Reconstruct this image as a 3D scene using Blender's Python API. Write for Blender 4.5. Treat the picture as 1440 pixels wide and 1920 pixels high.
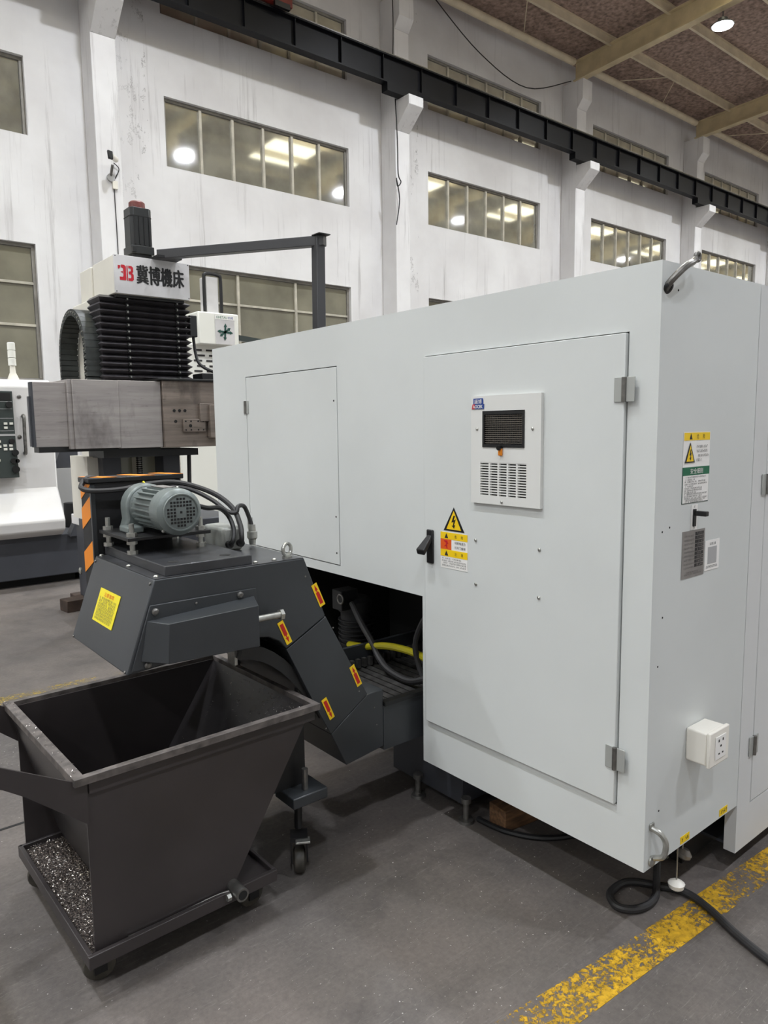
import bpy, bmesh, math, random
from mathutils import Vector, Matrix
random.seed(7)
for o in list(bpy.data.objects): bpy.data.objects.remove(o)
SC = bpy.context.scene
COL = SC.collection
R = math.radians
# ------------------------------------------------------------------ camera
YAW, PITCH, ROLL, FPX, CAMZ = 0.887554, 0.118118, -0.0128391, 1358.63, 1.55
cam = bpy.data.cameras.new('camera'); cam.sensor_fit = 'VERTICAL'; cam.sensor_height = 36.0
cam.lens = FPX/1920*36.0; cam.clip_end = 200; cam.clip_start = .05
co = bpy.data.objects.new('camera', cam); COL.objects.link(co); SC.camera = co
_f = Vector((math.cos(YAW)*math.cos(PITCH), math.sin(YAW)*math.cos(PITCH), -math.sin(PITCH)))
_r = Vector((math.sin(YAW), -math.cos(YAW), 0)); _u = _r.cross(_f)
_R = _r*math.cos(ROLL)+_u*math.sin(ROLL); _U = _u*math.cos(ROLL)-_r*math.sin(ROLL)
m = Matrix((_R, _U, -_f)).transposed().to_4x4(); m.translation = (0, 0, CAMZ); co.matrix_world = m
# ------------------------------------------------------------------ world / exposure / lamp strengths
w = bpy.data.worlds.new('world'); SC.world = w; w.use_nodes = True
w.node_tree.nodes['Background'].inputs[0].default_value = (.75, .8, .9, 1)
w.node_tree.nodes['Background'].inputs[1].default_value = .3
LAMP_POWER = 194.0
LAMP_COLOR = (.875, .925, 1.0)
LAMP_STRENGTH = 90.0
SKY_STRENGTH = 4.0
SC.view_settings.view_transform = 'Standard'; SC.view_settings.look = 'None'
SC.view_settings.exposure = 0.0; SC.view_settings.gamma = 1.0; SC.view_settings.use_curve_mapping = False

# ------------------------------------------------------------------ materials
def lin(c): return tuple(((x/255/12.92) if x/255 <= .04045 else ((x/255+.055)/1.055)**2.4) for x in c)+(1,)
MATS = {}
def mat(name, rgb, rough=.5, metal=0., var=.0, scale=8., bump=0., stretch=(1, 1, 1), rgb2=None, spec=.5, emit=0., coat=0., detail=6., lo=.35, hi=.65):
    m = bpy.data.materials.new(name); m.use_nodes = True; nt = m.node_tree; b = nt.nodes['Principled BSDF']
    b.inputs['Base Color'].default_value = lin(rgb); b.inputs['Roughness'].default_value = rough
    b.inputs['Metallic'].default_value = metal; b.inputs['Specular IOR Level'].default_value = spec
    if coat: b.inputs['Coat Weight'].default_value = coat; b.inputs['Coat Roughness'].default_value = .05
    if emit: b.inputs['Emission Color'].default_value = lin(rgb); b.inputs['Emission Strength'].default_value = emit
    if var or bump or rgb2:
        tc = nt.nodes.new('ShaderNodeTexCoord'); mp = nt.nodes.new('ShaderNodeMapping'); mp.inputs['Scale'].default_value = stretch
        nz = nt.nodes.new('ShaderNodeTexNoise'); nz.inputs['Scale'].default_value = scale; nz.inputs['Detail'].default_value = detail
        nt.links.new(tc.outputs['Object'], mp.inputs[0]); nt.links.new(mp.outputs[0], nz.inputs['Vector'])
        if var or rgb2:
            cr = nt.nodes.new('ShaderNodeValToRGB'); cr.color_ramp.elements[0].position = lo; cr.color_ramp.elements[1].position = hi
            c2 = rgb2 or tuple(max(0, x*(1-var)) for x in rgb)
            cr.color_ramp.elements[0].color = lin(c2); cr.color_ramp.elements[1].color = lin(rgb)
            nt.links.new(nz.outputs['Fac'], cr.inputs[0]); nt.links.new(cr.outputs[0], b.inputs['Base Color'])
        if bump:
            bp = nt.nodes.new('ShaderNodeBump'); bp.inputs['Strength'].default_value = bump; bp.inputs['Distance'].default_value = .01
            nt.links.new(nz.outputs['Fac'], bp.inputs['Height']); nt.links.new(bp.outputs[0], b.inputs['Normal'])
    MATS[name] = m; return m

def N(nt, kind, **kw):
    n = nt.nodes.new(kind)
    for k, v in kw.items():
        if k.startswith('i_'): n.inputs[k[2:].replace('_', ' ')].default_value = v
        else: setattr(n, k, v)
    return n
def ramp(nt, src, stops, interp='LINEAR'):
    cr = nt.nodes.new('ShaderNodeValToRGB'); cr.color_ramp.interpolation = interp
    el = cr.color_ramp.elements
    while len(el) < len(stops): el.new(.5)
    for e, (p, c) in zip(el, stops): e.position = p; e.color = c
    nt.links.new(src, cr.inputs[0]); return cr.outputs[0]
def mixc(nt, fac, a, b, mode='MIX'):
    mx = nt.nodes.new('ShaderNodeMix'); mx.data_type = 'RGBA'; mx.blend_type = mode
    for s, v in ((0, fac), (6, a), (7, b)):
        if hasattr(v, 'links') or isinstance(v, bpy.types.NodeSocket): nt.links.new(v, mx.inputs[s])
        else: mx.inputs[s].default_value = v
    return mx.outputs[2]
def noise(nt, vec, scale, detail=5., rough=.55, stretch=None):
    if stretch:
        mp = N(nt, 'ShaderNodeMapping'); mp.inputs['Scale'].default_value = stretch; nt.links.new(vec, mp.inputs[0]); vec = mp.outputs[0]
    n = N(nt, 'ShaderNodeTexNoise'); n.inputs['Scale'].default_value = scale; n.inputs['Detail'].default_value = detail; n.inputs['Roughness'].default_value = rough
    nt.links.new(vec, n.inputs['Vector']); return n.outputs['Fac']
G = lambda v: (v, v, v, 1)

def wall_material():
    m = bpy.data.materials.new('white plaster'); m.use_nodes = True; nt = m.node_tree; b = nt.nodes['Principled BSDF']
    tc = N(nt, 'ShaderNodeTexCoord'); v = tc.outputs['Object']
    big = ramp(nt, noise(nt, v, .8, 4), [(.35, lin((214, 212, 212))), (.65, lin((228, 227, 227)))])
    # thin rain streaks running down the wall
    st = ramp(nt, noise(nt, v, 1.0, 8, .7, (9, 9, .35)), [(.56, G(0)), (.68, G(1))])
    msk = ramp(nt, noise(nt, v, .55, 3), [(.42, G(0)), (.6, G(.5))])
    f = mixc(nt, 1., st, msk, 'MULTIPLY')
    c = mixc(nt, f, big, lin((150, 146, 144)))
    # cracked flakes next to every pillar (pillars repeat each 5.96 m)
    sx = N(nt, 'ShaderNodeSeparateXYZ'); nt.links.new(v, sx.inputs[0])
    md = N(nt, 'ShaderNodeMath', operation='MODULO'); a = N(nt, 'ShaderNodeMath', operation='ADD'); a.inputs[1].default_value = 59.6-3.98
    nt.links.new(sx.outputs[0], a.inputs[0]); nt.links.new(a.outputs[0], md.inputs[0]); md.inputs[1].default_value = 5.96
    near = ramp(nt, md.outputs[0], [(0, G(0)), (1, G(1))])
    mr = N(nt, 'ShaderNodeMapRange'); mr.inputs[1].default_value = 5.25; mr.inputs[2].default_value = 5.95; nt.links.new(md.outputs[0], mr.inputs[0])
    fl = ramp(nt, noise(nt, v, 4., 9, .75, (1, 1, .6)), [(.585, G(0)), (.6, G(1)), (.615, G(0))])
    ff = mixc(nt, 1., fl, mr.outputs[0], 'MULTIPLY')
    c = mixc(nt, ff, c, lin((95, 90, 88)))
    nt.links.new(c, b.inputs['Base Color']); b.inputs['Roughness'].default_value = .85; b.inputs['Specular IOR Level'].default_value = .2
    bp = N(nt, 'ShaderNodeBump'); bp.inputs['Strength'].default_value = .25; bp.inputs['Distance'].default_value = .01
    nt.links.new(noise(nt, v, 6, 6), bp.inputs['Height']); nt.links.new(bp.outputs[0], b.inputs['Normal'])
    return m
def floor_material():
    m = bpy.data.materials.new('worn concrete'); m.use_nodes = True; nt = m.node_tree; b = nt.nodes['Principled BSDF']
    tc = N(nt, 'ShaderNodeTexCoord'); v = tc.outputs['Object']
    c = ramp(nt, noise(nt, v, 1.3, 8, .6), [(.3, lin((82, 78, 76))), (.5, lin((101, 95, 91))), (.72, lin((117, 109, 104)))])
    fine = ramp(nt, noise(nt, v, 60, 4, .7), [(.3, G(.72)), (.7, G(1.1))]); c = mixc(nt, .8, c, fine, 'MULTIPLY')
    # dark rubbed-in dirt patches
    d = ramp(nt, noise(nt, v, 3.2, 6, .65), [(.55, G(0)), (.75, G(.6))]); c = mixc(nt, d, c, lin((62, 59, 59)))
    # swarf specks
    vo = N(nt, 'ShaderNodeTexVoronoi'); vo.inputs['Scale'].default_value = 55; nt.links.new(v, vo.inputs['Vector'])
    sp = ramp(nt, vo.outputs['Distance'], [(.0, G(1)), (.10, G(1)), (.13, G(0))])
    sm = ramp(nt, noise(nt, v, 2.0, 4), [(.48, G(0)), (.62, G(1))])
    pick = N(nt, 'ShaderNodeSeparateColor'); nt.links.new(vo.outputs['Color'], pick.inputs[0])
    pk = ramp(nt, pick.outputs[0], [(.72, G(0)), (.74, G(1))])
    s = mixc(nt, 1., mixc(nt, 1., sp, sm, 'MULTIPLY'), pk, 'MULTIPLY'); c = mixc(nt, s, c, lin((196, 192, 188)))
    # pale scratches
    sc = ramp(nt, noise(nt, v, 2.5, 3, .5, (1.2, 14, 1)), [(.495, G(0)), (.5, G(.25)), (.505, G(0))]); c = mixc(nt, sc, c, lin((160, 155, 150)))
    nt.links.new(c, b.inputs['Base Color']); b.inputs['Roughness'].default_value = .62; b.inputs['Specular IOR Level'].default_value = .35
    rr = ramp(nt, noise(nt, v, 4, 5), [(.35, G(.45)), (.65, G(.75))]); nt.links.new(rr, b.inputs['Roughness'])
    bp = N(nt, 'ShaderNodeBump'); bp.inputs['Strength'].default_value = .3; bp.inputs['Distance'].default_value = .004
    nt.links.new(noise(nt, v, 40, 6, .7), bp.inputs['Height']); nt.links.new(bp.outputs[0], b.inputs['Normal'])
    return m
def paint_material(name, rgb, wear):
    m = bpy.data.materials.new(name); m.use_nodes = True; nt = m.node_tree; b = nt.nodes['Principled BSDF']; out = nt.nodes['Material Output']
    tc = N(nt, 'ShaderNodeTexCoord'); v = tc.outputs['Object']
    c = ramp(nt, noise(nt, v, 30, 6), [(.3, lin(tuple(x*.72 for x in rgb))), (.6, lin(rgb))])
    nt.links.new(c, b.inputs['Base Color']); b.inputs['Roughness'].default_value = .6
    tr = N(nt, 'ShaderNodeBsdfTransparent'); mx = N(nt, 'ShaderNodeMixShader')
    n1 = noise(nt, v, 55, 9, .85); n2 = noise(nt, v, 5., 4, .6)
    ml = N(nt, 'ShaderNodeMath', operation='MULTIPLY_ADD'); ml.inputs[1].default_value = 2.4; ml.inputs[2].default_value = -1.2; nt.links.new(n1, ml.inputs[0])
    ad = N(nt, 'ShaderNodeMath', operation='ADD'); nt.links.new(ml.outputs[0], ad.inputs[0]); nt.links.new(n2, ad.inputs[1])
    f = ramp(nt, ad.outputs[0], [(wear-.03, G(0)), (wear+.03, G(1))])
    nt.links.new(f, mx.inputs[0]); nt.links.new(tr.outputs[0], mx.inputs[1]); nt.links.new(b.outputs[0], mx.inputs[2]); nt.links.new(mx.outputs[0], out.inputs[0])
    return m
def brushed_material(name, a, bcol, stain):
    m = bpy.data.materials.new(name); m.use_nodes = True; nt = m.node_tree; b = nt.nodes['Principled BSDF']
    tc = N(nt, 'ShaderNodeTexCoord'); v = tc.outputs['Object']
    c = ramp(nt, noise(nt, v, 3, 8, .65, (.5, 1, 7)), [(.35, lin(a)), (.65, lin(bcol))])
    s = ramp(nt, noise(nt, v, 2.2, 5, .6, (1.6, 1, .8)), [(.56, G(0)), (.7, G(.75))]); c = mixc(nt, s, c, lin(stain))
    s2 = ramp(nt, noise(nt, v, 5., 6, .7, (1, 1, 12)), [(.6, G(0)), (.68, G(.6))]); c = mixc(nt, s2, c, lin(stain))
    nt.links.new(c, b.inputs['Base Color']); b.inputs['Metallic'].default_value = .35; b.inputs['Roughness'].default_value = .45
    return m

M_WALL = wall_material(); M_FLOOR = floor_material()
M_YEL = paint_material('worn yellow paint', (212, 166, 34), .515); M_YEL2 = paint_material('faded yellow paint', (176, 152, 72), .66)
M_WAY = brushed_material('brushed steel cover', (146, 140, 138), (170, 164, 160), (96, 89, 88))
M_BLOCK = brushed_material('rough machined steel', (104, 95, 88), (142, 130, 120), (62, 54, 50))
mat('roof', (186, 160, 146), .85, var=.38, scale=11, bump=.8, detail=5, lo=.3, hi=.7)
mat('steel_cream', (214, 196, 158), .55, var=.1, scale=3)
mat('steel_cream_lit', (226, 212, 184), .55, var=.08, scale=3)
mat('crane', (17, 18, 23), .5, spec=.2, var=.2, scale=2)
mat('crane_red', (140, 50, 40), .5, var=.25, scale=6)
mat('frame', (142, 138, 130), .5, metal=.1, var=.15, scale=6)
mat('frame_light', (196, 190, 174), .5, var=.15, scale=6)
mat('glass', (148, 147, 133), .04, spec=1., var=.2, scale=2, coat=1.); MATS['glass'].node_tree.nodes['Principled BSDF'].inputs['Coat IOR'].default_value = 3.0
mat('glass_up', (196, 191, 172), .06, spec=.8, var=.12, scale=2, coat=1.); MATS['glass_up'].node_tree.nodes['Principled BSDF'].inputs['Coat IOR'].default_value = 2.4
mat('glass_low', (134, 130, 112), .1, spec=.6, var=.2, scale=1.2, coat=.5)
mat('skylight', (255, 250, 218), .5, emit=SKY_STRENGTH)
mat('lamp_lens', (250, 251, 255), .4, emit=LAMP_STRENGTH)
mat('lamp_body', (96, 98, 100), .4, metal=.5)
mat('enc', (214, 217, 215), .36, var=.025, scale=2.2, bump=.015)
mat('enc2', (214, 215, 214), .42, var=.02, scale=3)
mat('vent', (222, 222, 218), .35)
mat('gap', (22, 22, 22), .8)
mat('black', (20, 20, 21), .45)
mat('black_soft', (30, 30, 32), .6, var=.3, scale=15)
mat('rubber', (42, 41, 42), .55, var=.15, scale=30)
mat('rubber_dark', (22, 22, 23), .45)
mat('conv', (55, 58, 61), .38, var=.12, scale=3.5, bump=.02)
mat('conv_top', (66, 67, 70), .3, var=.3, scale=7)
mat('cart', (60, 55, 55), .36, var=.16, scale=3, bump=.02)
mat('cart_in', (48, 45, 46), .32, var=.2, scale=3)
mat('cart_rim', (106, 99, 95), .6, var=.35, scale=25, bump=.1)
mat('chips', (128, 116, 108), .5, metal=.4, rgb2=(48, 41, 38), scale=170, bump=1.0, lo=.48, hi=.66)
mat('chip', (206, 200, 194), .3, metal=.8)
mat('motor', (118, 126, 124), .36, metal=.15, var=.1, scale=12)
mat('zinc', (190, 190, 184), .3, metal=.8, var=.15, scale=40)
mat('steel', (140, 138, 134), .35, metal=.8, var=.2, scale=30)
mat('hinge', (178, 180, 176), .35, metal=.3)
mat('belt', (104, 102, 100), .3, metal=.7, var=.3, scale=20)
mat('alu', (158, 154, 150), .4, metal=.4, var=.12, scale=20)
mat('jb', (176, 178, 172), .42, var=.25, scale=8)
mat('orange', (238, 140, 24), .5)
mat('yellow', (246, 206, 20), .45)
mat('yellow_lab', (236, 220, 30), .45)
mat('red', (196, 24, 20), .5)
mat('orange_red', (226, 92, 26), .5)
mat('white', (240, 238, 234), .5)
mat('white_pl', (240, 236, 226), .32)
mat('print', (40, 38, 38), .6)
mat('print_soft', (110, 106, 104), .6)
mat('green', (18, 104, 70), .5)
mat('teal', (24, 72, 62), .5)
mat('blue', (36, 66, 140), .5)
mat('logo_red', (188, 22, 40), .45)
mat('signwhite', (214, 212, 212), .4, var=.08, scale=5)
mat('cream', (226, 222, 210), .5, var=.05, scale=2)
mat('bgwhite', (226, 224, 222), .5, var=.04, scale=2)
mat('bgwhite2', (232, 232, 224), .45)
mat('bggrey', (170, 170, 170), .5)
mat('bgdark', (66, 68, 74), .5, var=.1, scale=3)
mat('panel', (48, 56, 54), .45)
mat('button', (226, 226, 216), .4)
mat('bellows', (78, 75, 78), .4, var=.3, scale=14)
mat('chain', (52, 56, 54), .5, var=.2, scale=20)
mat('servo', (34, 36, 36), .4)
mat('servo_red', (120, 58, 52), .5, var=.2, scale=40)
mat('boom', (56, 56, 58), .4)
mat('wood', (122, 88, 58), .75, var=.35, scale=9, stretch=(1, 8, 8))
mat('wood_dark', (78, 62, 52), .8, var=.3, scale=9)
mat('hose_y', (196, 186, 40), .25)
mat('olive', (70, 80, 70), .5)
mat('greenish', (52, 60, 58), .5)
mat('wheel', (74, 70, 62), .5, var=.3, scale=30)
mat('smoked', (150, 148, 130), .2, spec=.8)
def MT(x): return MATS[x] if isinstance(x, str) else x

# ------------------------------------------------------------------ mesh helpers
ORG = {}
class MB:
    def __init__(s): s.v = []; s.f = []
    def add(s, vs, fs):
        n = len(s.v); s.v += [Vector(p) for p in vs]; s.f += [tuple(i+n for i in q) for q in fs]; return s
    def box(s, x0, x1, y0, y1, z0, z1):
        return s.add([(x, y, z) for z in (z0, z1) for y in (y0, y1) for x in (x0, x1)],
                     [(0, 2, 3, 1), (4, 5, 7, 6), (0, 1, 5, 4), (2, 6, 7, 3), (0, 4, 6, 2), (1, 3, 7, 5)])
    def prism(s, poly, ax, a0, a1):
        k = len(poly)
        def P(p, a): return {'x': (a, p[0], p[1]), 'y': (p[0], a, p[1]), 'z': (p[0], p[1], a)}[ax]
        vs = [P(p, a0) for p in poly]+[P(p, a1) for p in poly]
        return s.add(vs, [tuple(range(k)), tuple(range(2*k-1, k-1, -1))]+[(i, (i+1) % k, k+(i+1) % k, k+i) for i in range(k)])
    def hexa(s, a, b):   # two quads joined
        return s.add(list(a)+list(b), [(0, 1, 2, 3), (7, 6, 5, 4)]+[(i, (i+1) % 4, 4+(i+1) % 4, 4+i) for i in range(4)])
    def rev(s, p0, d, prof, n=20):
        d = Vector(d).normalized(); a = d.orthogonal().normalized(); b = d.cross(a); p0 = Vector(p0); vs = []; fs = []
        for t, r in prof:
            for i in range(n):
                g = 2*math.pi*i/n; vs.append(p0+d*t+(a*math.cos(g)+b*math.sin(g))*r)
        k = len(prof)
        for j in range(k-1):
            for i in range(n): fs.append((j*n+i, j*n+(i+1) % n, (j+1)*n+(i+1) % n, (j+1)*n+i))
        fs.append(tuple(range(n-1, -1, -1))); fs.append(tuple((k-1)*n+i for i in range(n)))
        return s.add(vs, fs)
    def cyl(s, p0, p1, r, r1=None, n=14):
        p0 = Vector(p0); p1 = Vector(p1); return s.rev(p0, p1-p0, [(0, r), ((p1-p0).length, r if r1 is None else r1)], n)
    def bar(s, p0, p1, w, h):  # square bar between two points
        p0 = Vector(p0); p1 = Vector(p1); d = (p1-p0).normalized()
        a = d.cross(Vector((0, 0, 1)));  a = a.normalized() if a.length > .05 else Vector((1, 0, 0)); b = a.cross(d)
        q = lambda p: [p+a*w/2*i+b*h/2*j for i, j in ((-1, -1), (1, -1), (1, 1), (-1, 1))]
        return s.hexa(q(p0), q(p1))
    def tube(s, pts, r, n=8, sub=6, closed=False):
        P = [Vector(p) for p in pts]; Q = []
        K = len(P)
        for i in range(K-1):
            a, b, c, d = P[max(i-1, 0)], P[i], P[i+1], P[min(i+2, K-1)]
            for j in range(sub):
                t = j/sub; Q.append(.5*((2*b)+(c-a)*t+(2*a-5*b+4*c-d)*t*t+(3*b-a-3*c+d)*t**3))
        Q.append(P[-1]); vs = []; fs = []; ref = None
        for i, p in enumerate(Q):
            t = (Q[min(i+1, len(Q)-1)]-Q[max(i-1, 0)]).normalized()
            if ref is None: ref = t.orthogonal().normalized()
            ref = (ref-t*ref.dot(t)).normalized(); b = t.cross(ref)
            for k in range(n):
                g = 2*math.pi*k/n; vs.append(p+(ref*math.cos(g)+b*math.sin(g))*r)
        for i in range(len(Q)-1):
            for k in range(n): fs.append((i*n+k, i*n+(k+1) % n, (i+1)*n+(k+1) % n, (i+1)*n+k))
        fs.append(tuple(range(n-1, -1, -1))); fs.append(tuple((len(Q)-1)*n+k for k in range(n)))
        return s.add(vs, fs)
    def torus(s, c, ax, Rm, r, n=20, k=8):
        ax = Vector(ax).normalized(); a = ax.orthogonal().normalized(); b = ax.cross(a); c = Vector(c); vs = []; fs = []
        for i in range(n):
            g = 2*math.pi*i/n; d = a*math.cos(g)+b*math.sin(g)
            for j in range(k):
                h = 2*math.pi*j/k; vs.append(c+d*(Rm+r*math.cos(h))+ax*r*math.sin(h))
        for i in range(n):
            for j in range(k): fs.append((i*k+j, ((i+1) % n)*k+j, ((i+1) % n)*k+(j+1) % k, i*k+(j+1) % k))
        return s.add(vs, fs)
    def quad(s, a, b, c, d): return s.add([a, b, c, d], [(0, 1, 2, 3)])
    def rot(s, c, deg, ax='Z'):
        q = Matrix.Rotation(R(deg), 3, ax); c = Vector(c); s.v = [q @ (p-c)+c for p in s.v]; return s

def obj(name, mb, mt, parent=None, bevel=0., seg=2, recalc=True, label=None):
    if parent is not None: o0 = ORG[parent]
    else:
        xs = [p.x for p in mb.v]; ys = [p.y for p in mb.v]; o0 = Vector(((min(xs)+max(xs))/2, (min(ys)+max(ys))/2, min(p.z for p in mb.v)))
    me = bpy.data.meshes.new(name); me.from_pydata([p-o0 for p in mb.v], [], mb.f)
    if recalc:
        bm = bmesh.new(); bm.from_mesh(me); bmesh.ops.recalc_face_normals(bm, faces=bm.faces); bm.to_mesh(me); bm.free()
    me.polygons.foreach_set('use_smooth', [True]*len(me.polygons)); me.set_sharp_from_angle(angle=R(32))
    me.materials.append(MT(mt)); me.update()
    o = bpy.data.objects.new(name, me); COL.objects.link(o); ORG[o] = o0
    if parent is not None: o.parent = parent
    else: o.location = o0
    if bevel:
        b = o.modifiers.new('bevel', 'BEVEL'); b.width = bevel; b.segments = seg; b.limit_method = 'ANGLE'; b.angle_limit = R(40)
    if label: o['label'] = label
    return o
def B(*a): return MB().box(*a)
def dup(o, d, parent=None):
    c = o.copy(); COL.objects.link(c); c.location = o.location+Vector(d)
    if parent is not None: c.parent = parent
    ORG[c] = ORG[o]; return c
def dup_tree(o, d):
    c = dup(o, d)
    for ch in o.children:
        k = dup(ch, (0, 0, 0), c)
        for g in ch.children: dup(g, (0, 0, 0), k)
    return c
def thing(name, loc, label, cat, group=None):
    o = bpy.data.objects.new(name, None); COL.objects.link(o); o.location = loc; ORG[o] = Vector(loc); o.empty_display_size = .1
    return tag(o, label, cat, group)
def tag(o, label, cat, group=None):
    o['label'] = label; o['category'] = cat
    if group: o['group'] = group
    return o
def struct(o, label=None):
    o['kind'] = 'structure'
    if label: o['label'] = label
    return o
def text(body, c, right, up, wd, ht, mt, parent, name='lettering', bold=0., heavy=0.):
    cu = bpy.data.curves.new('t', 'FONT'); cu.body = body; cu.resolution_u = 3; cu.offset = bold if not heavy else 0
    ob = bpy.data.objects.new('t', cu); me = bpy.data.meshes.new_from_object(ob)
    mb = MB(); right = Vector(right); up = Vector(up); c = Vector(c)
    if me.vertices:
        xs = [v.co.x for v in me.vertices]; ys = [v.co.y for v in me.vertices]
        sx = wd/max(1e-6, max(xs)-min(xs)); sy = ht/max(1e-6, max(ys)-min(ys)); mx = (max(xs)+min(xs))/2; my = (max(ys)+min(ys))/2
        nn_ = right.cross(up)
        for q, (ox, oy) in enumerate(((0, 0), (heavy, 0), (-heavy, 0), (0, heavy*.6), (0, -heavy*.6)) if heavy else ((0, 0),)):
            mb.add([c+right*((v.co.x-mx)*sx+ox)+up*((v.co.y-my)*sy+oy)+nn_*(q*.0002) for v in me.vertices], [tuple(p.vertices) for p in me.polygons])
    bpy.data.objects.remove(ob); bpy.data.curves.remove(cu)
    return obj(name, mb, mt, parent, recalc=False)
def flat(poly, c, right, up, mt, parent, name, sx=1., sy=1., th=0.0008, nrm=None):
    right = Vector(right); up = Vector(up); n = nrm or right.cross(up); c = Vector(c)
    a = [c+right*p[0]*sx+up*p[1]*sy for p in poly]; k = len(a)
    mb = MB().add(a+[p-n*th for p in a], [tuple(range(k)), tuple(range(2*k-1, k-1, -1))]+[(i, (i+1) % k, k+(i+1) % k, k+i) for i in range(k)])
    return obj(name, mb, mt, parent)
def rect(c, right, up, wd, ht, mt, parent, name, th=.0008):
    return flat([(-wd/2, -ht/2), (wd/2, -ht/2), (wd/2, ht/2), (-wd/2, ht/2)], c, right, up, mt, parent, name, th=th)
def rows(c, right, up, wd, rr, ch, mt, parent, name='fine_print', seed=1):
    """rows of unreadable small print: rr = [(x0, x1, y)] as fractions of wd / metres"""
    rnd = random.Random(seed); right = Vector(right); up = Vector(up); c = Vector(c); mb = MB()
    for x0, x1, y in rr:
        x = x0
        while x < x1:
            cw = ch*.8
            if rnd.random() > .08:
                for k in range(3):
                    a = x+cw*rnd.uniform(0, .5); b = a+cw*rnd.uniform(.35, .6); yy = y+ch*(k/3-.4); hh = ch*rnd.uniform(.2, .3)
                    mb.quad(c+right*a+up*yy, c+right*b+up*yy, c+right*b+up*(yy+hh), c+right*a+up*(yy+hh))
            x += ch
    o = obj(name, mb, mt, parent, recalc=False); o['kind'] = 'stuff'; return o

# ================================================================== THE HALL
YW = 12.15; YF = 11.7; CX0, PITCHX = 3.98, 5.96
X0, X1, Y0 = -13.9, 51.7, -7.0
def roof_z(y): return 10.62+.045*(YW-y) if y > 2.5 else 10.62+.045*(YW-2.5)-.045*(2.5-y)
fl = struct(obj('floor', B(X0-.3, X1+.3, Y0-.3, YW+.5, -.2, 0), M_FLOOR), 'dark grey worn concrete workshop floor')
mk = MB().prism([(1.02, 1.045), (3.9, .88), (3.9, .99), (3.0, 1.03), (1.86, 1.105), (1.02, 1.19)], 'z', .0004, .0016)
obj('floor_marking', mk, M_YEL, fl, label='worn broad yellow painted floor line')
obj('floor_marking', B(-2.0, 1.62, 4.46, 4.6, .0004, .0016), M_YEL2, fl, label='faded narrow yellow painted floor line')
jt = MB().box(-6, .62, 3.02, 3.035, .0003, .001); obj('floor_joint', jt, 'gap', fl)

# back wall with window openings: one strip per bay
bays = range(-3, 8)
wins = []
for k in bays:
    x = CX0+PITCHX*k
    for (z0, z1, kind) in ((2.3, 4.36, 'low'), (5.92, 7.04, 'mid'), (8.31, 9.43, 'up')): wins.append((x+1.31, x+5.12, z0, z1, kind, k))
mb = MB(); xs = sorted(set([X0, X1]+[w_[0] for w_ in wins]+[w_[1] for w_ in wins])); zs = [0, 2.3, 4.36, 5.92, 7.04, 8.31, 9.43, 10.62]
for i in range(len(xs)-1):
    for j in range(len(zs)-1):
        cx, cz = (xs[i]+xs[i+1])/2, (zs[j]+zs[j+1])/2
        if any(a < cx < b and c < cz < d for a, b, c, d, _, _ in wins): continue
        mb.quad((xs[i], YW, zs[j]), (xs[i+1], YW, zs[j]), (xs[i+1], YW, zs[j+1]), (xs[i], YW, zs[j+1]))
for a, b, c, d, _, _ in wins:
    e = YW+.3
    mb.quad((a, YW, c), (a, e, c), (b, e, c), (b, YW, c)); mb.quad((a, YW, d), (b, YW, d), (b, e, d), (a, e, d))
    mb.quad((a, YW, c), (a, YW, d), (a, e, d), (a, e, c)); mb.quad((b, YW, c), (b, e, c), (b, e, d), (b, YW, d))
wb = struct(obj('wall_back', mb, M_WALL, recalc=False), 'white plastered workshop wall with three rows of windows')
ORG[wb] = ORG[wb]
p0 = None
for k in bays:
    x = CX0+PITCHX*k
    if p0 is None:
        p0 = obj('pillar', B(x, x+.38, YF, YW, 0, 10.02), M_WALL, wb, bevel=.01)
        br = MB().prism([(YF, 7.45), (YF-.43, 7.82), (YF-.43, 8.0), (YF, 8.0)], 'x', x, x+.38)
        c0 = obj('corbel', br, M_WALL, wb, bevel=.01); kx = x
        b2 = MB().prism([(YF-.001, 9.35), (YF-.16, 9.55), (YF-.16, 10.02), (YF-.001, 10.02)], 'x', x, x+.38); h0 = obj('pillar_head', b2, M_WALL, wb, bevel=.01)
    else:
        for o in (p0, c0, h0): dup(o, (x-kx, 0, 0))
mat('wall_grey', (205, 204, 202), .8, var=.1, scale=1.)
struct(obj('wall_left', B(X0-.25, X0, Y0, YW, 0, 11.2), 'wall_grey')); struct(obj('wall_right', B(X1, X1+.25, Y0, YW, 0, 11.2), 'wall_grey'))
struct(obj('wall_front', B(X0, X1, Y0-.25, Y0, 0, 10.9), 'wall_grey'))
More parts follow.
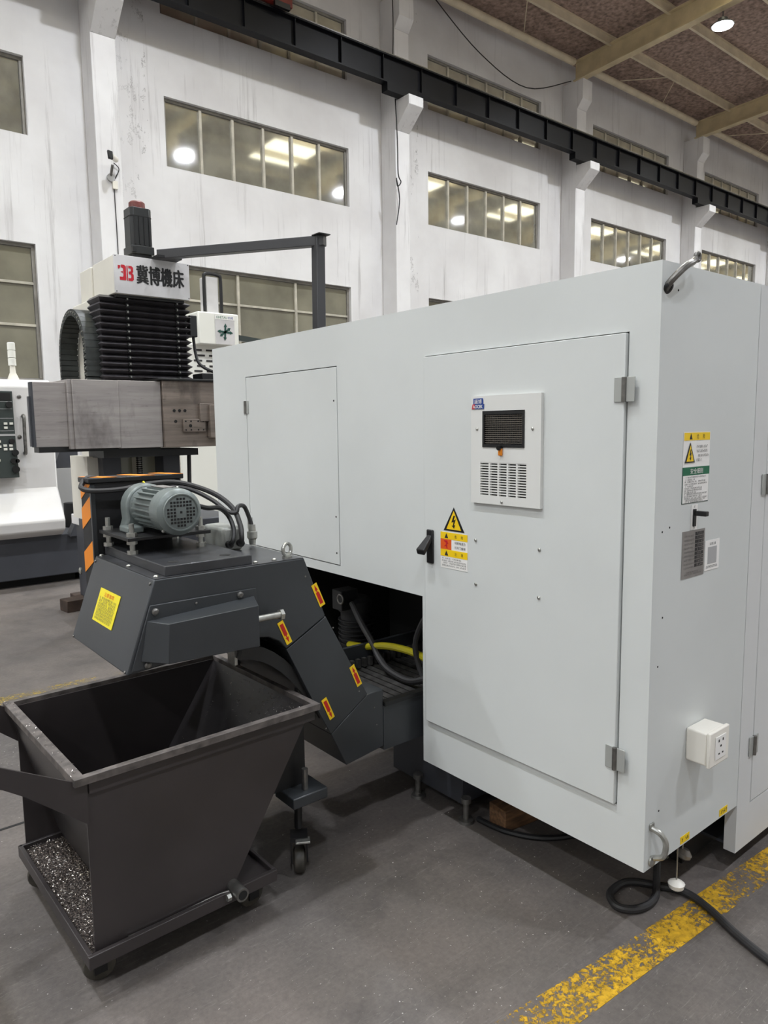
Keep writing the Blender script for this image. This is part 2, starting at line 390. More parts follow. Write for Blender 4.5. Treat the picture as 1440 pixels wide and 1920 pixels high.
# windows
protos = {}
def make_window(n, a, b, c, d, kind):
    t = bpy.data.objects.new('window_%d' % n, None); COL.objects.link(t); t.location = (a, YW, c); ORG[t] = Vector((a, YW, c)); t['kind'] = 'structure'
    y0, y1 = YW+.07, YW+.13
    np_ = 6 if kind != 'low' else 3
    fr = MB(); s = .05; sb = .05 if kind == 'low' else .015
    fr.box(a, b, y0, y1, d-s, d).box(a, b, y0, y1, c, c+sb).box(a, a+s, y0, y1, c+sb, d-s).box(b-s, b, y0, y1, c+sb, d-s)
    obj('window_frame', fr, 'frame', t, bevel=.006)
    st = (b-a-2*s)/np_; m0 = p0_ = None
    hb = [] if kind != 'low' else [3.15, 3.78]
    for i in range(1, np_):
        x = a+s+st*i
        if m0 is None: m0 = obj('mullion', B(x-.025, x+.025, y0-.015, y1-.02, c+sb, d-s), 'frame_light', t, bevel=.005); mx0 = x
        else: dup(m0, (x-mx0, 0, 0))
    for z in hb: obj('glazing_bar', B(a+s, b-s, y0, y1-.02, z-.02, z+.02), 'frame_light', t, bevel=.004)
    lv = [c+sb]+hb+[d-s]
    for i in range(np_):
        for j in range(len(lv)-1):
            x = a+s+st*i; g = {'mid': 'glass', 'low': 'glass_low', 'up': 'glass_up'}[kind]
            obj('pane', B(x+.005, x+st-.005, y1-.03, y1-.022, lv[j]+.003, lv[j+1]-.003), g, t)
    sx0 = obj('sill', B(a, b, YW-.0, YW+.07, c-.002, c+.006), M_WALL, t)
    return t
def copy_window(t, n, dx):
    c = dup_tree(t, (dx, 0, 0)); c.name = 'window_%d' % n
n = 0
for a, b, c, d, kind, k in wins:
    n += 1
    if kind not in protos: protos[kind] = (make_window(n, a, b, c, d, kind), a)
    else: copy_window(protos[kind][0], n, a-protos[kind][1])
# roof
mb = MB()
for (ya, yb) in ((YW+.5, 2.5), (2.5, Y0-.3)):
    za, zb = roof_z(ya), roof_z(yb)
    mb.hexa([(X0-.3, ya, za), (X1+.3, ya, za), (X1+.3, yb, zb), (X0-.3, yb, zb)], [(X0-.3, ya, za+.12), (X1+.3, ya, za+.12), (X1+.3, yb, zb+.12), (X0-.3, yb, zb+.12)])
ce = struct(obj('ceiling', mb, 'roof', recalc=True), 'brown insulated workshop roof lining over cream steel frame')
pu = None
y = YW-1.35
while y > Y0:
    z = roof_z(y)
    q = MB().box(X0, X1, y-.03, y+.03, z-.21, z-.17).box(X0, X1, y-.015, y+.015, z-.2, z).box(X0, X1, y-.05, y+.05, z-.03, z-.003)
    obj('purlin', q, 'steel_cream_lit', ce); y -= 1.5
r0 = None
for k in bays:
    x = CX0+PITCHX*k-.05
    if r0 is None:
        q = MB()
        for ya, yb in ((YF+.1, 2.5), (2.5, Y0)):
            za, zb = roof_z(ya)-.12, roof_z(yb)-.12
            q.hexa([(x+.095, ya, 10.0), (x+.095, yb, 10.0+(roof_z(yb)-10.62)), (x+.105, yb, 10.0+(roof_z(yb)-10.62)), (x+.105, ya, 10.0)], [(x+.095, ya, za-.05), (x+.095, yb, zb-.05), (x+.105, yb, zb-.05), (x+.105, ya, za-.05)])
            for h0_, h1_ in ((0, .02),):
                q.hexa([(x, ya, 10.0), (x+.2, ya, 10.0), (x+.2, yb, 10.0+(roof_z(yb)-10.62)), (x, yb, 10.0+(roof_z(yb)-10.62))],
                       [(x, ya, 10.03), (x+.2, ya, 10.03), (x+.2, yb, 10.03+(roof_z(yb)-10.62)), (x, yb, 10.03+(roof_z(yb)-10.62))])
                q.hexa([(x, ya, za-.08), (x+.2, ya, za-.08), (x+.2, yb, zb-.08), (x, yb, zb-.08)], [(x, ya, za-.05), (x+.2, ya, za-.05), (x+.2, yb, zb-.05), (x, yb, zb-.05)])
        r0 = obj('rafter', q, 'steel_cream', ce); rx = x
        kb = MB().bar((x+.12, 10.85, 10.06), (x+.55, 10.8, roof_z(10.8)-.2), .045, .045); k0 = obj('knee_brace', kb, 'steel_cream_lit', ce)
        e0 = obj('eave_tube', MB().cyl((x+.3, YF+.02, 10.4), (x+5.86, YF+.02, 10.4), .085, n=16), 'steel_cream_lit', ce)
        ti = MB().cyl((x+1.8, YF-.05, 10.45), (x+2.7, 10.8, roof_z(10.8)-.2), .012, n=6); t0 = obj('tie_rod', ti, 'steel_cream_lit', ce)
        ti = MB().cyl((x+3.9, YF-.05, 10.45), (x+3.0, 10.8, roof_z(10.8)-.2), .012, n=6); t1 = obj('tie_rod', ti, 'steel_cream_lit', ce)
        sk = MB()
        for j in range(4):
            ya, yb = 7.9-j*1.75, 7.9-(j+1)*1.75+.03
            if yb < 2.5 < ya: pass
            sk.hexa([(x+3.4, ya, roof_z(ya)-.012), (x+5.2, ya, roof_z(ya)-.012), (x+5.2, yb, roof_z(yb)-.012), (x+3.4, yb, roof_z(yb)-.012)],
                    [(x+3.4, ya, roof_z(ya)+.01), (x+5.2, ya, roof_z(ya)+.01), (x+5.2, yb, roof_z(yb)+.01), (x+3.4, yb, roof_z(yb)+.01)])
        s0 = obj('skylight_panel', sk, 'skylight', ce, label='bright translucent roof light panel')
    else:
        for o in (r0, k0, e0, t0, t1, s0): dup(o, (x-rx, 0, 0))
# crane runway beam
cb = thing('crane_beam', (CX0, 11.55, 8.0), 'long dark blue steel crane runway beam resting on white wall brackets', 'beam')
zb, zt, ya, yb = 8.15, 8.67, 11.42, 11.60
obj('web', B(X0, X1, 11.50, 11.52, zb+.02, zt-.02), 'crane', cb)
obj('bottom_flange', B(X0, X1, ya, yb, zb, zb+.025), 'crane', cb); obj('top_flange', B(X0, X1, ya, yb, zt-.03, zt), 'crane', cb)
s = None; x = X0+.5
while x < X1-.3:
    if s is None: s = obj('stiffener', B(x, x+.015, ya+.02, 11.50, zb+.025, zt-.03), 'crane', cb); sx = x
    else: dup(s, (x-sx, 0, 0))
    x += .993
pd = None
for k in bays:
    x = CX0+PITCHX*k
    if pd is None: pd = obj('bearing_pad', B(x-.42, x+.36, ya, yb, 8.0, zb), 'crane', cb); px0 = x
    else: dup(pd, (x-px0, 0, 0))
obj('rail', B(X0, X1, 11.485, 11.535, zt, zt+.06), 'steel', cb)
cr = thing('crane_carriage', (6.4, 11.5, zt), 'red crane end carriage on top of the dark runway beam', 'crane')
obj('carriage_box', B(4.2, 7.37, 11.37, 11.69, zt+.065, zt+.45), 'crane_red', cr, bevel=.015)
obj('end_buffer', B(6.98, 7.28, 11.31, 11.37, zt-.02, zt+.07), 'black', cr)
for x in (4.7, 6.5): obj('wheel', MB().cyl((x, 11.5, zt+.15), (x, 11.58, zt+.15), .09, n=16), 'steel', cr)
obj('lifting_hook', MB().torus((7.15, 11.355, zt+.26), (0, 1, 0), .03, .01), 'black', cr)
obj('carriage_strip', B(4.2, 7.38, 11.36, 11.70, zt+.40, zt+.43), 'crane_red', cr)
# lamps
LZ = 9.9
lx, ly = 16.12, 8.18
lp = thing('high_bay_lamp', (lx, ly, LZ), 'round bright high-bay lamp hanging under the roof at upper right', 'lamp')
obj('lens', MB().rev((lx, ly, LZ), (0, 0, 1), [(0, .200), (.012, .208)], 28), 'lamp_lens', lp)
ld = bpy.data.lights.new('lamp_light', 'AREA'); ld.shape = 'DISK'; ld.size = .39; ld.energy = LAMP_POWER; ld.color = LAMP_COLOR; ld.spread = R(150)
lo_ = bpy.data.objects.new('lamp_light', ld); COL.objects.link(lo_); lo_.parent = lp; lo_.location = (0, 0, -.004); ORG[lo_] = ORG[lp]
obj('reflector', MB().rev((lx, ly, LZ+.014), (0, 0, 1), [(0, .225), (.02, .23), (.06, .14), (.08, .12)], 28), 'lamp_body', lp)
obj('housing', MB().rev((lx, ly, LZ+.094), (0, 0, 1), [(0, .1), (.06, .1), (.08, .05)], 20), 'lamp_body', lp)
obj('hanger_rod', MB().cyl((lx, ly, LZ+.17), (lx, ly, LZ+.60), .012, n=8), 'lamp_body', lp)
for r_, yy in enumerate((8.18, 2.5, -3.18)):
    for k in range(-4, 6):
        if r_ == 0 and k == 1: continue
        c = dup_tree(lp, (5.96*(k-1), yy-ly, 0))
        c['label'] = 'round high-bay lamp hanging from the roof, seen only as a reflection in the window glass'; c['group'] = 'high-bay lamps beyond the picture edge'

# hanging wires and security camera on the wall
tag(obj('hanging_wire', MB().tube([(9.9, 11.64, 8.0), (9.93, 11.62, 7.2), (9.95, 11.63, 6.6), (10.02, 11.63, 6.45), (9.93, 11.63, 6.35), (9.9, 11.63, 6.5), (9.98, 11.63, 6.1), (9.9, 11.64, 5.6)], .012, 5), 'rubber_dark'),
    'thin black wire with a loop hanging below the second wall bracket', 'wire')
tag(obj('hanging_wire', MB().tube([(9.86, 11.66, 10.3), (9.88, 11.66, 9.4), (9.86, 11.66, 8.7)], .01, 5), 'rubber'), 'thin wire running up the pillar above the crane beam', 'wire')
tag(obj('hanging_wire', MB().tube([(11.2, 11.95, 10.5), (12.6, 11.9, 9.75), (14.2, 11.9, 9.45), (15.7, 11.75, 9.95)], .012, 5), 'rubber'), 'thin wire sagging across the white wall under the roof', 'wire')
sc_ = thing('security_camera', (4.15, 11.69, 5.3), 'small white security camera with black face on the wall pillar', 'camera')
obj('camera_body', MB().cyl((4.10, 11.42, 5.635), (4.22, 11.56, 5.64), .042, n=14), 'white_pl', sc_)
obj('camera_face', MB().prism([(4.05, 5.58), (4.12, 5.575), (4.115, 5.69), (4.04, 5.70)], 'y', 11.38, 11.43), 'black', sc_, bevel=.01)
obj('bracket', MB().cyl((4.17, 11.58, 5.56), (4.17, 11.68, 5.42), .02, n=10), 'steel', sc_)
obj('mount_plate', MB().cyl((4.17, 11.66, 5.40), (4.17, 11.70, 5.40), .06, n=14), 'bggrey', sc_)
obj('junction_box', B(4.19, 4.27, 11.66, 11.7, 5.24, 5.36), 'cream', sc_, bevel=.005)
obj('camera_cable', MB().tube([(4.22, 11.66, 5.62), (4.30, 11.67, 5.55), (4.25, 11.69, 5.42), (4.22, 11.69, 5.3), (4.225, 11.692, 4.5), (4.23, 11.692, 2.5)], .008, 5), 'rubber', sc_)

# ================================================================== MACHINE ENCLOSURE
EX, EY = 1.816, 1.058
XR, XU, NX = (0, -1, 0), (0, 0, 1), Vector((-1, 0, 0))      # face looking towards -X
YR, YU, NY = (1, 0, 0), (0, 0, 1), Vector((0, -1, 0))       # face looking towards -Y
def plate(mb, ax, d0, d1, a0, a1, z0, z1, holes):
    A = sorted(set([a0, a1]+[h[0] for h in holes]+[h[1] for h in holes])); Z = sorted(set([z0, z1]+[h[2] for h in holes]+[h[3] for h in holes]))
    for i in range(len(A)-1):
        for j in range(len(Z)-1):
            ca, cz = (A[i]+A[i+1])/2, (Z[j]+Z[j+1])/2
            if any(h[0] < ca < h[1] and h[2] < cz < h[3] for h in holes): continue
            if ax == 'x': mb.box(d0, d1, A[i], A[i+1], Z[j], Z[j+1])
            else: mb.box(A[i], A[i+1], d0, d1, Z[j], Z[j+1])
    return mb
en = thing('machine_enclosure', (2.5, 2.3, 0), 'large pale grey sheet-metal machine enclosure with tall hinged cabinet door', 'machine')
mb = MB(); ZT = 1.975
plate(mb, 'x', EX, EX+.02, EY, 2.005, .25, ZT-.02, [(1.15, 1.982, .42, 1.80)])
plate(mb, 'x', EX, EX+.02, 2.005, 3.67, .905, ZT-.02, [(2.535, 3.33, .945, 1.805)])
mb.box(EX+.02, 2.393, EY, EY+.02, .25, ZT-.02)                       # right-hand side sheet
mb.box(EX, 2.393, EY, 3.69, ZT-.02, ZT); mb.box(2.393, 3.6, 1.9, 3.69, ZT-.02, ZT); mb.box(EX+.02, 2.393, EY+.02, 2.005, .25, .265)
mb.box(EX+.02, 3.6, 1.985, 2.005, .265, .92); mb.box(EX+.02, 3.6, 2.005, 3.67, .905, .92); mb.box(EX, 3.6, 3.67, 3.69, .905, ZT-.02)
obj('shell', mb, 'enc', en)
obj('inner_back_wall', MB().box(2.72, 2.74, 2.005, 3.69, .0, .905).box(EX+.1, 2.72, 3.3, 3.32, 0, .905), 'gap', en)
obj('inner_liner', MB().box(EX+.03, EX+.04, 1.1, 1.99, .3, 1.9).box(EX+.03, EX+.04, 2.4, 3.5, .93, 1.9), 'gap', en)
d1 = obj('cabinet_door', B(EX-.001, EX+.019, 1.154, 1.978, .425, 1.796), 'enc', en, bevel=.002)
d2 = obj('access_door', B(EX-.001, EX+.019, 2.539, 3.326, .949, 1.801), 'enc', en, bevel=.002)
obj('door_lip', B(EX+.002, EX+.02, 1.15, 1.982, .405, .421), 'enc', en)
def hinge(par, c, ax, h=.068, w_=.064):
    x, y, z = c
    if ax == 'x':
        a = obj('hinge', MB().box(x-.004, x, y-w_/2, y-.006, z-h/2, z+h/2).box(x-.004, x, y+.006, y+w_/2, z-h/2, z+h/2), 'hinge', par, bevel=.001)
        obj('hinge_knuckle', MB().cyl((x-.005, y, z-h/2), (x-.005, y, z+h/2), .007, n=12), 'steel', par)
    else:
        a = obj('hinge', MB().box(x-w_/2, x-.006, y-.004, y, z-h/2, z+h/2).box(x+.006, x+w_/2, y-.004, y, z-h/2, z+h/2), 'hinge', par, bevel=.001)
        obj('hinge_knuckle', MB().cyl((x, y-.005, z-h/2), (x, y-.005, z+h/2), .007, n=12), 'steel', par)
hinge(d1, (EX-.001, 1.152, 1.642), 'x'); hinge(d1, (EX-.001, 1.152, .57), 'x')
hinge(d2, (EX-.001, 3.33, 1.653), 'x', .064, .05); hinge(d2, (EX-.001, 3.33, 1.06), 'x', .064, .05)
def bolt(par, c, n, r=.006, h=.005, mt='zinc', name='bolt'):
    c = Vector(c); return obj(name, MB().rev(c, n, [(0, r), (h*.6, r), (h, r*.55)], 10), mt, par)
for y, z in ((1.716, 1.155), (1.441, 1.156), (1.715, 1.001), (1.441, 1.001)): bolt(d1, (EX-.001, y, z), (-1, 0, 0))
for z in (1.66, 1.16, 1.0): bolt(d2, (EX-.001, 2.56, z), (-1, 0, 0), .004, .002, 'gap')
# vent / cooling unit on the door
vt = obj('vent_unit', plate(MB(), 'x', EX-.014, EX-.001, 1.431, 1.727, 1.287, 1.645, [(1.495, 1.673, 1.476, 1.595), (1.487, 1.684, 1.316, 1.426)]), 'vent', en)
fm = MB().box(EX-.006, EX-.003, 1.495, 1.673, 1.476, 1.595).box(EX-.017, EX-.005, 1.495, 1.503, 1.476, 1.595).box(EX-.017, EX-.005, 1.665, 1.673, 1.476, 1.595).box(EX-.017, EX-.005, 1.503, 1.665, 1.476, 1.486).box(EX-.017, EX-.005, 1.503, 1.665, 1.583, 1.595)
obj('filter_frame', fm, 'black', vt)
fr = MB()
for i in range(14): fr.box(EX-.013, EX-.006, 1.503, 1.665, 1.4893+i*.0068, 1.4918+i*.0068)
for i in range(17): fr.box(EX-.0075, EX-.006, 1.511+i*.0094, 1.5125+i*.0094, 1.486, 1.583)
mat('filter', (96, 90, 82), .6); obj('filter_mesh', fr, 'filter', vt)
gr = MB().box(EX-.004, EX-.002, 1.487, 1.684, 1.316, 1.426); obj('slot_backing', gr, 'gap', vt)
gr = MB()
for i in range(13): gr.box(EX-.013, EX-.004, 1.487, 1.684, 1.3208+i*.0085, 1.3248+i*.0085)
for i in range(4): gr.box(EX-.0135, EX-.004, 1.5225+i*.0394, 1.5295+i*.0394, 1.316, 1.426)
obj('slot_grille', gr, 'vent', vt)
for y, z in ((1.699, 1.536), (1.463, 1.536), (1.588, 1.297)): bolt(vt, (EX-.014, y, z), (-1, 0, 0), .005, .004)
bd = flat([(-.021, -.004), (.023, -.004), (.023, .010), (.021, .017), (-.021, .017)], (EX-.016, 1.694, 1.620), XR, XU, 'blue', vt, 'badge', th=.002)
flat([(-.028, -.018), (.026, -.018), (.027, -.002), (-.024, -.002)], (EX-.0162, 1.694, 1.620), XR, XU, 'blue', vt, 'badge_base', th=.002)
flat([(-.028, -.018), (-.014, -.018), (-.014, -.002), (-.024, -.002)], (EX-.0166, 1.694, 1.620), XR, XU, 'logo_red', vt, 'badge_corner', th=.001)
text('諾博', (EX-.0168, 1.693, 1.6265), XR, XU, .033, .016, 'white', vt); text('AOCEK', (EX-.0172, 1.694, 1.610), XR, XU, .044, .011, 'white', vt, bold=.02)
tg = obj('key_tag', B(EX-.022, EX-.015, 1.584, 1.600, 1.449, 1.474), 'orange', vt, bevel=.003); obj('key_body', MB().cyl((EX-.03, 1.592, 1.474), (EX-.012, 1.592, 1.478), .008), 'black', vt)
# door switch
sw = obj('door_switch', B(EX-.010, EX-.001, 1.926, 1.960, 1.043, 1.169), 'black', en, bevel=.004)
obj('switch_lever', MB().hexa([(EX-.010, 1.928, 1.152), (EX-.010, 1.952, 1.152), (EX-.010, 1.952, 1.125), (EX-.010, 1.928, 1.125)], [(EX-.052, 1.928, 1.098), (EX-.052, 1.972, 1.098), (EX-.046, 1.972, 1.078), (EX-.046, 1.928, 1.078)]), 'black', sw, bevel=.004)
# warning stickers on the door
def bolt_sign(cx, cy, cz, w_, h, R_, U_, Nn, par, nm='warning_triangle'):
    c = Vector((cx, cy, cz)); t = flat([(-w_/2, 0), (w_/2, 0), (0, h)], c+Nn*.0012, R_, U_, 'black', par, nm)
    t = t if par is en else par
    s = .80; flat([(-w_/2*s*.88, h*.07), (w_/2*s*.88, h*.07), (0, h*.86)], c+Nn*.0018, R_, U_, 'yellow', t, 'triangle_field')
    fl_ = [(0.0, .66), (-.10, .36), (.0, .40), (-.03, .24), (-.09, .24), (.02, .12), (.07, .28), (.015, .26), (.10, .52), (-.0, .46), (.07, .66)]
    flat([(p[0]*w_*1.05, p[1]*h) for p in fl_], c+Nn*.0024, R_, U_, 'black', t, 'lightning_arrow'); return t
bolt_sign(EX-.001, 1.823, 1.174, .104, .086, XR, XU, NX, en)
st = rect((EX-.0022, 1.8225, 1.1025), XR, XU, .135, .131, 'white', en, 'warning_sticker')
sx = EX-.0030
def pt(u, v): return (sx, 1.8225-u, 1.1025+v)
rect(pt(0, .053), XR, XU, .135, .025, 'yellow', st, 'yellow_band'); rect(pt(0, -.010), XR, XU, .135, .025, 'yellow', st, 'yellow_band')
rect(pt(-.040, .0215), XR, XU, .055, .037, 'orange_red', st, 'orange_field')
sx = EX-.0036
for v in (.053, -.010):
    flat([(-.009, -.009), (.009, -.009), (0, .009)], pt(-.037, v), XR, XU, 'print', st, 'small_triangle')
text('危', pt(.010, .053), XR, XU, .010, .011, 'print', st); text('险', pt(.042, .053), XR, XU, .010, .011, 'print', st)
text('注', pt(.010, -.010), XR, XU, .010, .011, 'print', st); text('意', pt(.042, -.010), XR, XU, .010, .011, 'print', st)
text('切断电源方', pt(.032, .031), XR, XU, .054, .010, 'print', st); text('可开门维修', pt(.032, .014), XR, XU, .054, .010, 'print', st)
man = [(-.002, .014), (.004, .014), (.005, .008), (.009, .003), (.007, .001), (.003, .005), (.002, -.003), (.005, -.014), (.0, -.014), (-.003, -.006), (-.010, -.009), (-.011, -.006), (-.003, -.001), (-.003, .006), (-.014, .011), (-.013, .014)]
flat(man, pt(-.036, .0215), XR, XU, 'logo_red', st, 'falling_figure')
rows(pt(0, 0), XR, XU, .13, [(-.060, .036, -.030), (-.060, .058, -.039), (-.054, .058, -.047), (-.060, .058, -.056)], .0055, 'print', st)
# the cabinet door and what is fixed to it stand proud of the frame
for o_ in [d1, vt, sw]+[q for q in en.children if q.name.split('.')[0] in ('warning_triangle', 'warning_sticker')]: o_.location.x -= .011
# ---- right-hand face: stickers, breaker, plates
sx = None
def py(x, z, d=.003): return (x, EY-d, z)
st = rect(py(2.030, 1.4715, .0012), YR, YU, .152, .100, 'white', en, 'danger_sticker')
rect(py(2.030, 1.509, .002), YR, YU, .146, .022, 'yellow', st, 'yellow_band')
flat([(-.008, -.008), (.008, -.008), (0, .009)], py(1.993, 1.509, .0026), YR, YU, 'print', st, 'small_triangle')
text('危', py(2.032, 1.509), YR, YU, .011, .013, 'print', st); text('险', py(2.066, 1.509), YR, YU, .011, .013, 'print', st)
bolt_sign(1.990, EY-.002, 1.434, .056, .058, YR, YU, NY, st)
rows(py(2.057, 1.4655, .0026), YR, YU, .07, [(-.030, .038, .014), (-.030, .034, .001), (-.030, .036, -.012), (-.030, -.002, -.025)], .008, 'print_soft', st, seed=4)
st = rect(py(2.031, 1.3685, .0012), YR, YU, .152, .104, 'teal', en, 'safety_rules_sticker')
rect(py(2.031, 1.3580, .002), YR, YU, .147, .079, 'white', st, 'white_field'); rect(py(2.031, 1.4095, .002), YR, YU, .152, .024, 'green', st, 'green_band')
text('安全细则', py(2.031, 1.4095), YR, YU, .072, .016, 'white', st)
rows(py(2.031, 1.358, .0026), YR, YU, .14, [(-.06, .055, .034), (-.06, -.01, .027), (-.066, .05, .021), (-.066, .066, .014), (-.06, -.02, .008), (-.066, .03, .002), (-.066, .03, -.004), (-.066, .0, -.010), (-.066, .06, -.015), (-.066, .03, -.021), (-.066, .06, -.027), (-.06, .055, -.032), (-.06, .04, -.037)], .0048, 'print', st, seed=9)
bk = rect(py(2.030, 1.274, .0014), YR, YU, .036, .074, 'white', en, 'breaker_plate')
rows(py(2.030, 1.305, .002), YR, YU, .02, [(-.004, .002, 0)], .008, 'print_soft', bk, seed=3); rows(py(2.030, 1.243, .002), YR, YU, .02, [(-.004, .002, 0)], .008, 'print_soft', bk, seed=2)
obj('breaker_slot', B(2.020, 2.034, EY-.006, EY-.0015, 1.247, 1.298), 'black', bk, bevel=.001); obj('breaker_toggle', B(2.022, 2.040, EY-.040, EY-.006, 1.279, 1.293), 'black', bk, bevel=.002)
npl = rect(py(2.032, 1.1655, .0014), YR, YU, .130, .140, 'alu', en, 'name_plate')
mbn = MB()
rnd = random.Random(5)
for i in range(9):
    z = 1.224-i*.0118; mbn.box(2.040, 2.088, EY-.0022, EY-.0016, z-.0048, z+.0048)
blk = obj('data_fields', mbn, 'print', npl)
rows(py(2.064, 1.224, .0026), YR, YU, .05, [(-.014, .016, -i*.0118) for i in range(9)], .007, 'alu', npl, 'data_print', seed=8)
rows(py(2.032, 1.16, .002), YR, YU, .1, [(-.055, .0, .06-i*.0118) for i in range(9)]+[(-.04, .03, -.048), (-.05, .045, -.054)], .005, 'print_soft', npl, seed=12)
qr = rect(py(2.146, 1.149, .0014), YR, YU, .088, .092, 'white', en, 'paper_label')
rows(py(2.146, 1.149, .002), YR, YU, .08, [(-.018, .022, .034), (-.036, .034, -.036)], .008, 'print', qr, seed=14)
rect(py(2.146, 1.148, .0018), YR, YU, .055, .052, 'bggrey', qr, 'blank_square')
for x, z in ((1.858, 1.247), (1.896, 1.256), (1.857, .86), (1.90, 1.905), (1.889, .415), (1.874, 1.0)): bolt(en, (x, EY, z), (0, -1, 0), .003, .001, 'gap', 'pin_hole')
# socket box
so = obj('socket_box', B(2.03, 2.142, .992, EY, .530, .632), 'white_pl', en, bevel=.006, seg=3)
obj('socket_plate', B(2.026, 2.146, .980, .992, .526, .636), 'white_pl', so, bevel=.004)
obj('socket_face', B(2.056, 2.120, .977, .980, .545, .617), 'white', so, bevel=.002)
pn = MB()
for x, z, a, b in ((2.075, .603, .006, .008), (2.100, .603, .006, .008), (2.088, .585, .009, .006), (2.078, .562, .008, .005), (2.100, .562, .008, .005)): pn.box(x-a/2, x+a/2, .9765, .977, z-b/2, z+b/2)
obj('socket_holes', pn, 'print', so)
# bent lever and handle
hk = obj('bent_lever', MB().tube([(1.842, 1.066, 1.898), (1.838, 1.048, 1.918), (1.848, 1.030, 1.940), (1.878, 1.024, 1.962), (1.912, 1.026, 1.976), (1.925, 1.026, 1.984)], .0095, 10), 'steel', en)
obj('lever_eye', MB().torus((1.936, 1.026, 1.992), (0, 1, 0), .010, .006, 14, 8), 'steel', hk); obj('lever_collar', MB().torus((1.842, 1.055, 1.905), (0, 1, .6), .012, .006, 14, 6), 'black', hk)
gh = obj('grab_handle', MB().tube([(1.850, 1.057, .376), (1.858, 1.034, .366), (1.866, 1.022, .345), (1.867, 1.020, .320), (1.862, 1.026, .296), (1.856, 1.05, .284)], .0085, 10), 'zinc', en)
obj('handle_foot', B(1.838, 1.862, EY-.005, EY, .372, .392), 'zinc', gh, bevel=.003); obj('handle_foot', MB().rev((1.856, EY, .272), (0, -1, 0), [(0, .017), (.006, .016), (.008, .01)], 14), 'zinc', gh)
for x in (2.048, 2.296):
    s_ = rect(py(x, .268, .0012), YR, YU, .054, .024, 'yellow', en, 'small_yellow_tag'); rows(py(x, .268, .002), YR, YU, .05, [(-.020, .018, 0)], .011, 'print', s_, seed=int(x*100))
# side cabinet to the right
cabp = plate(MB(), 'y', EY, EY+.04, 2.397, 3.6, .075, ZT, [(2.493, 3.35, .226, 1.86)])
cabp.box(2.397, 3.6, EY+.04, 1.9, .30, ZT-.02)
obj('side_cabinet', cabp, 'enc2', en); d3 = obj('side_door', B(2.497, 3.346, EY-.001, EY+.02, .230, 1.856), 'enc2', en, bevel=.002)
hinge(d3, (2.494, EY-.001, 1.343), 'y'); hinge(d3, (2.494, EY-.001, .438), 'y')
obj('cabinet_foot_plate', B(2.42, 3.5, 1.1, 1.9, .08, .09), 'bgdark', en)
# base frame below
bs = obj('base_frame', MB().box(1.955, 2.7, 1.93, 2.36, .045, .30).box(2.02, 2.7, 1.93, 2.0, .265, .9), 'bgdark', en, bevel=.004)
obj('added_shade_block', B(2.29, 2.72, 1.19, 1.92, .015, .245), 'black', en, bevel=.005)  # added black block, no real part, deepens the shade under the cabinet
for x, y in ((1.925, 2.16), (1.935, 1.89), (2.5, 2.9)):
    obj('levelling_foot', MB().rev((x, y, 0), (0, 0, 1), [(0, .032), (.012, .03), (.014, .012), (.08, .012), (.08, .02), (.1, .02)], 14), 'steel', en)
for x, y, z in ((2.10, 1.15, .25), (2.25, 1.18, .25)):
    v = obj('drain_valve', MB().rev((x, y, z), (0, 0, -1), [(0, .017), (.06, .015), (.06, .024), (.085, .024), (.085, .012), (.11, .012)], 12), 'greenish', en)
ch = obj('drain_chain', MB().cyl((2.135, 1.125, .21), (2.135, 1.125, .055), .0025, n=6), 'zinc', en)
obj('drain_cap', MB().rev((2.135, 1.125, .024), (0, 0, 1), [(0, .014), (.008, .024), (.022, .027), (.03, .016), (.034, .006)], 14), 'white_pl', en)
ch2 = obj('drain_chain', MB().cyl((2.24, 1.16, .21), (2.235, 1.16, .11), .0025, n=6), 'zinc', en)
obj('drain_cap', MB().rev((2.235, 1.16, .075), (.3, -.2, 1), [(0, .012), (.008, .024), (.02, .026), (.035, .012)], 14), 'alu', en)

# ---- things under / inside the notch
pc = tag(obj('power_cable', MB().tube([(2.30, 1.42, .22), (2.22, 1.26, .14), (2.10, 1.175, .03), (2.03, 1.150, .014), (1.955, 1.165, .014), (1.925, 1.212, .014), (1.968, 1.262, .014), (2.058, 1.259, .014), (2.115, 1.19, .014), (2.156, 1.108, .014), (2.137, 1.014, .014), (2.082, .893, .014), (2.04, .76, .014), (1.98, .5, .014), (1.86, .1, .014)], .0125, 10), 'rubber'),
         'thick black power cable looping out from under the cabinet across the yellow line', 'cable')
tag(obj('floor_cable', MB().tube([(1.97, 1.86, .012), (1.975, 1.79, .012), (1.99, 1.72, .012), (2.04, 1.63, .012), (2.13, 1.56, .012), (2.3, 1.5, .012)], .011, 8), 'rubber_dark'), 'dark cable lying on the floor beside the wooden block under the enclosure', 'cable')
tag(obj('wood_block', B(1.995, 2.26, 1.735, 1.83, 0, .085).rot((2, 1.78, 0), -8), 'wood', bevel=.004), 'brown wooden block on the floor under the pale grey enclosure', 'wood block')
cp = thing('coolant_pump', (2.15, 2.75, .34), 'black finned coolant pump motor in the dark opening below the enclosure', 'pump')
pz, pxx, pyy = .40, 2.12, 2.84
obj('pump_body', MB().rev((pxx, pyy, .34), (0, 0, 1), [(0, .09), (.05, .09), (.05, .075), (.30, .075), (.32, .06)], 24), 'black_soft', cp)
for i in range(9): obj('cooling_fin', MB().rev((pxx, pyy, pz+.01+i*.023), (0, 0, 1), [(0, .088), (.006, .088)], 24), 'black_soft', cp)
obj('fan_cap', MB().rev((pxx, pyy, .64), (0, 0, 1), [(0, .085), (.05, .083), (.07, .06)], 24), 'black_soft', cp); obj('terminal_box', B(2.0, 2.10, 2.79, 2.87, .66, .76), 'black_soft', cp, bevel=.005)
obj('eye_ring', MB().torus((2.0, 2.80, .72), (1, 0, 0), .022, .005), 'steel', cp)
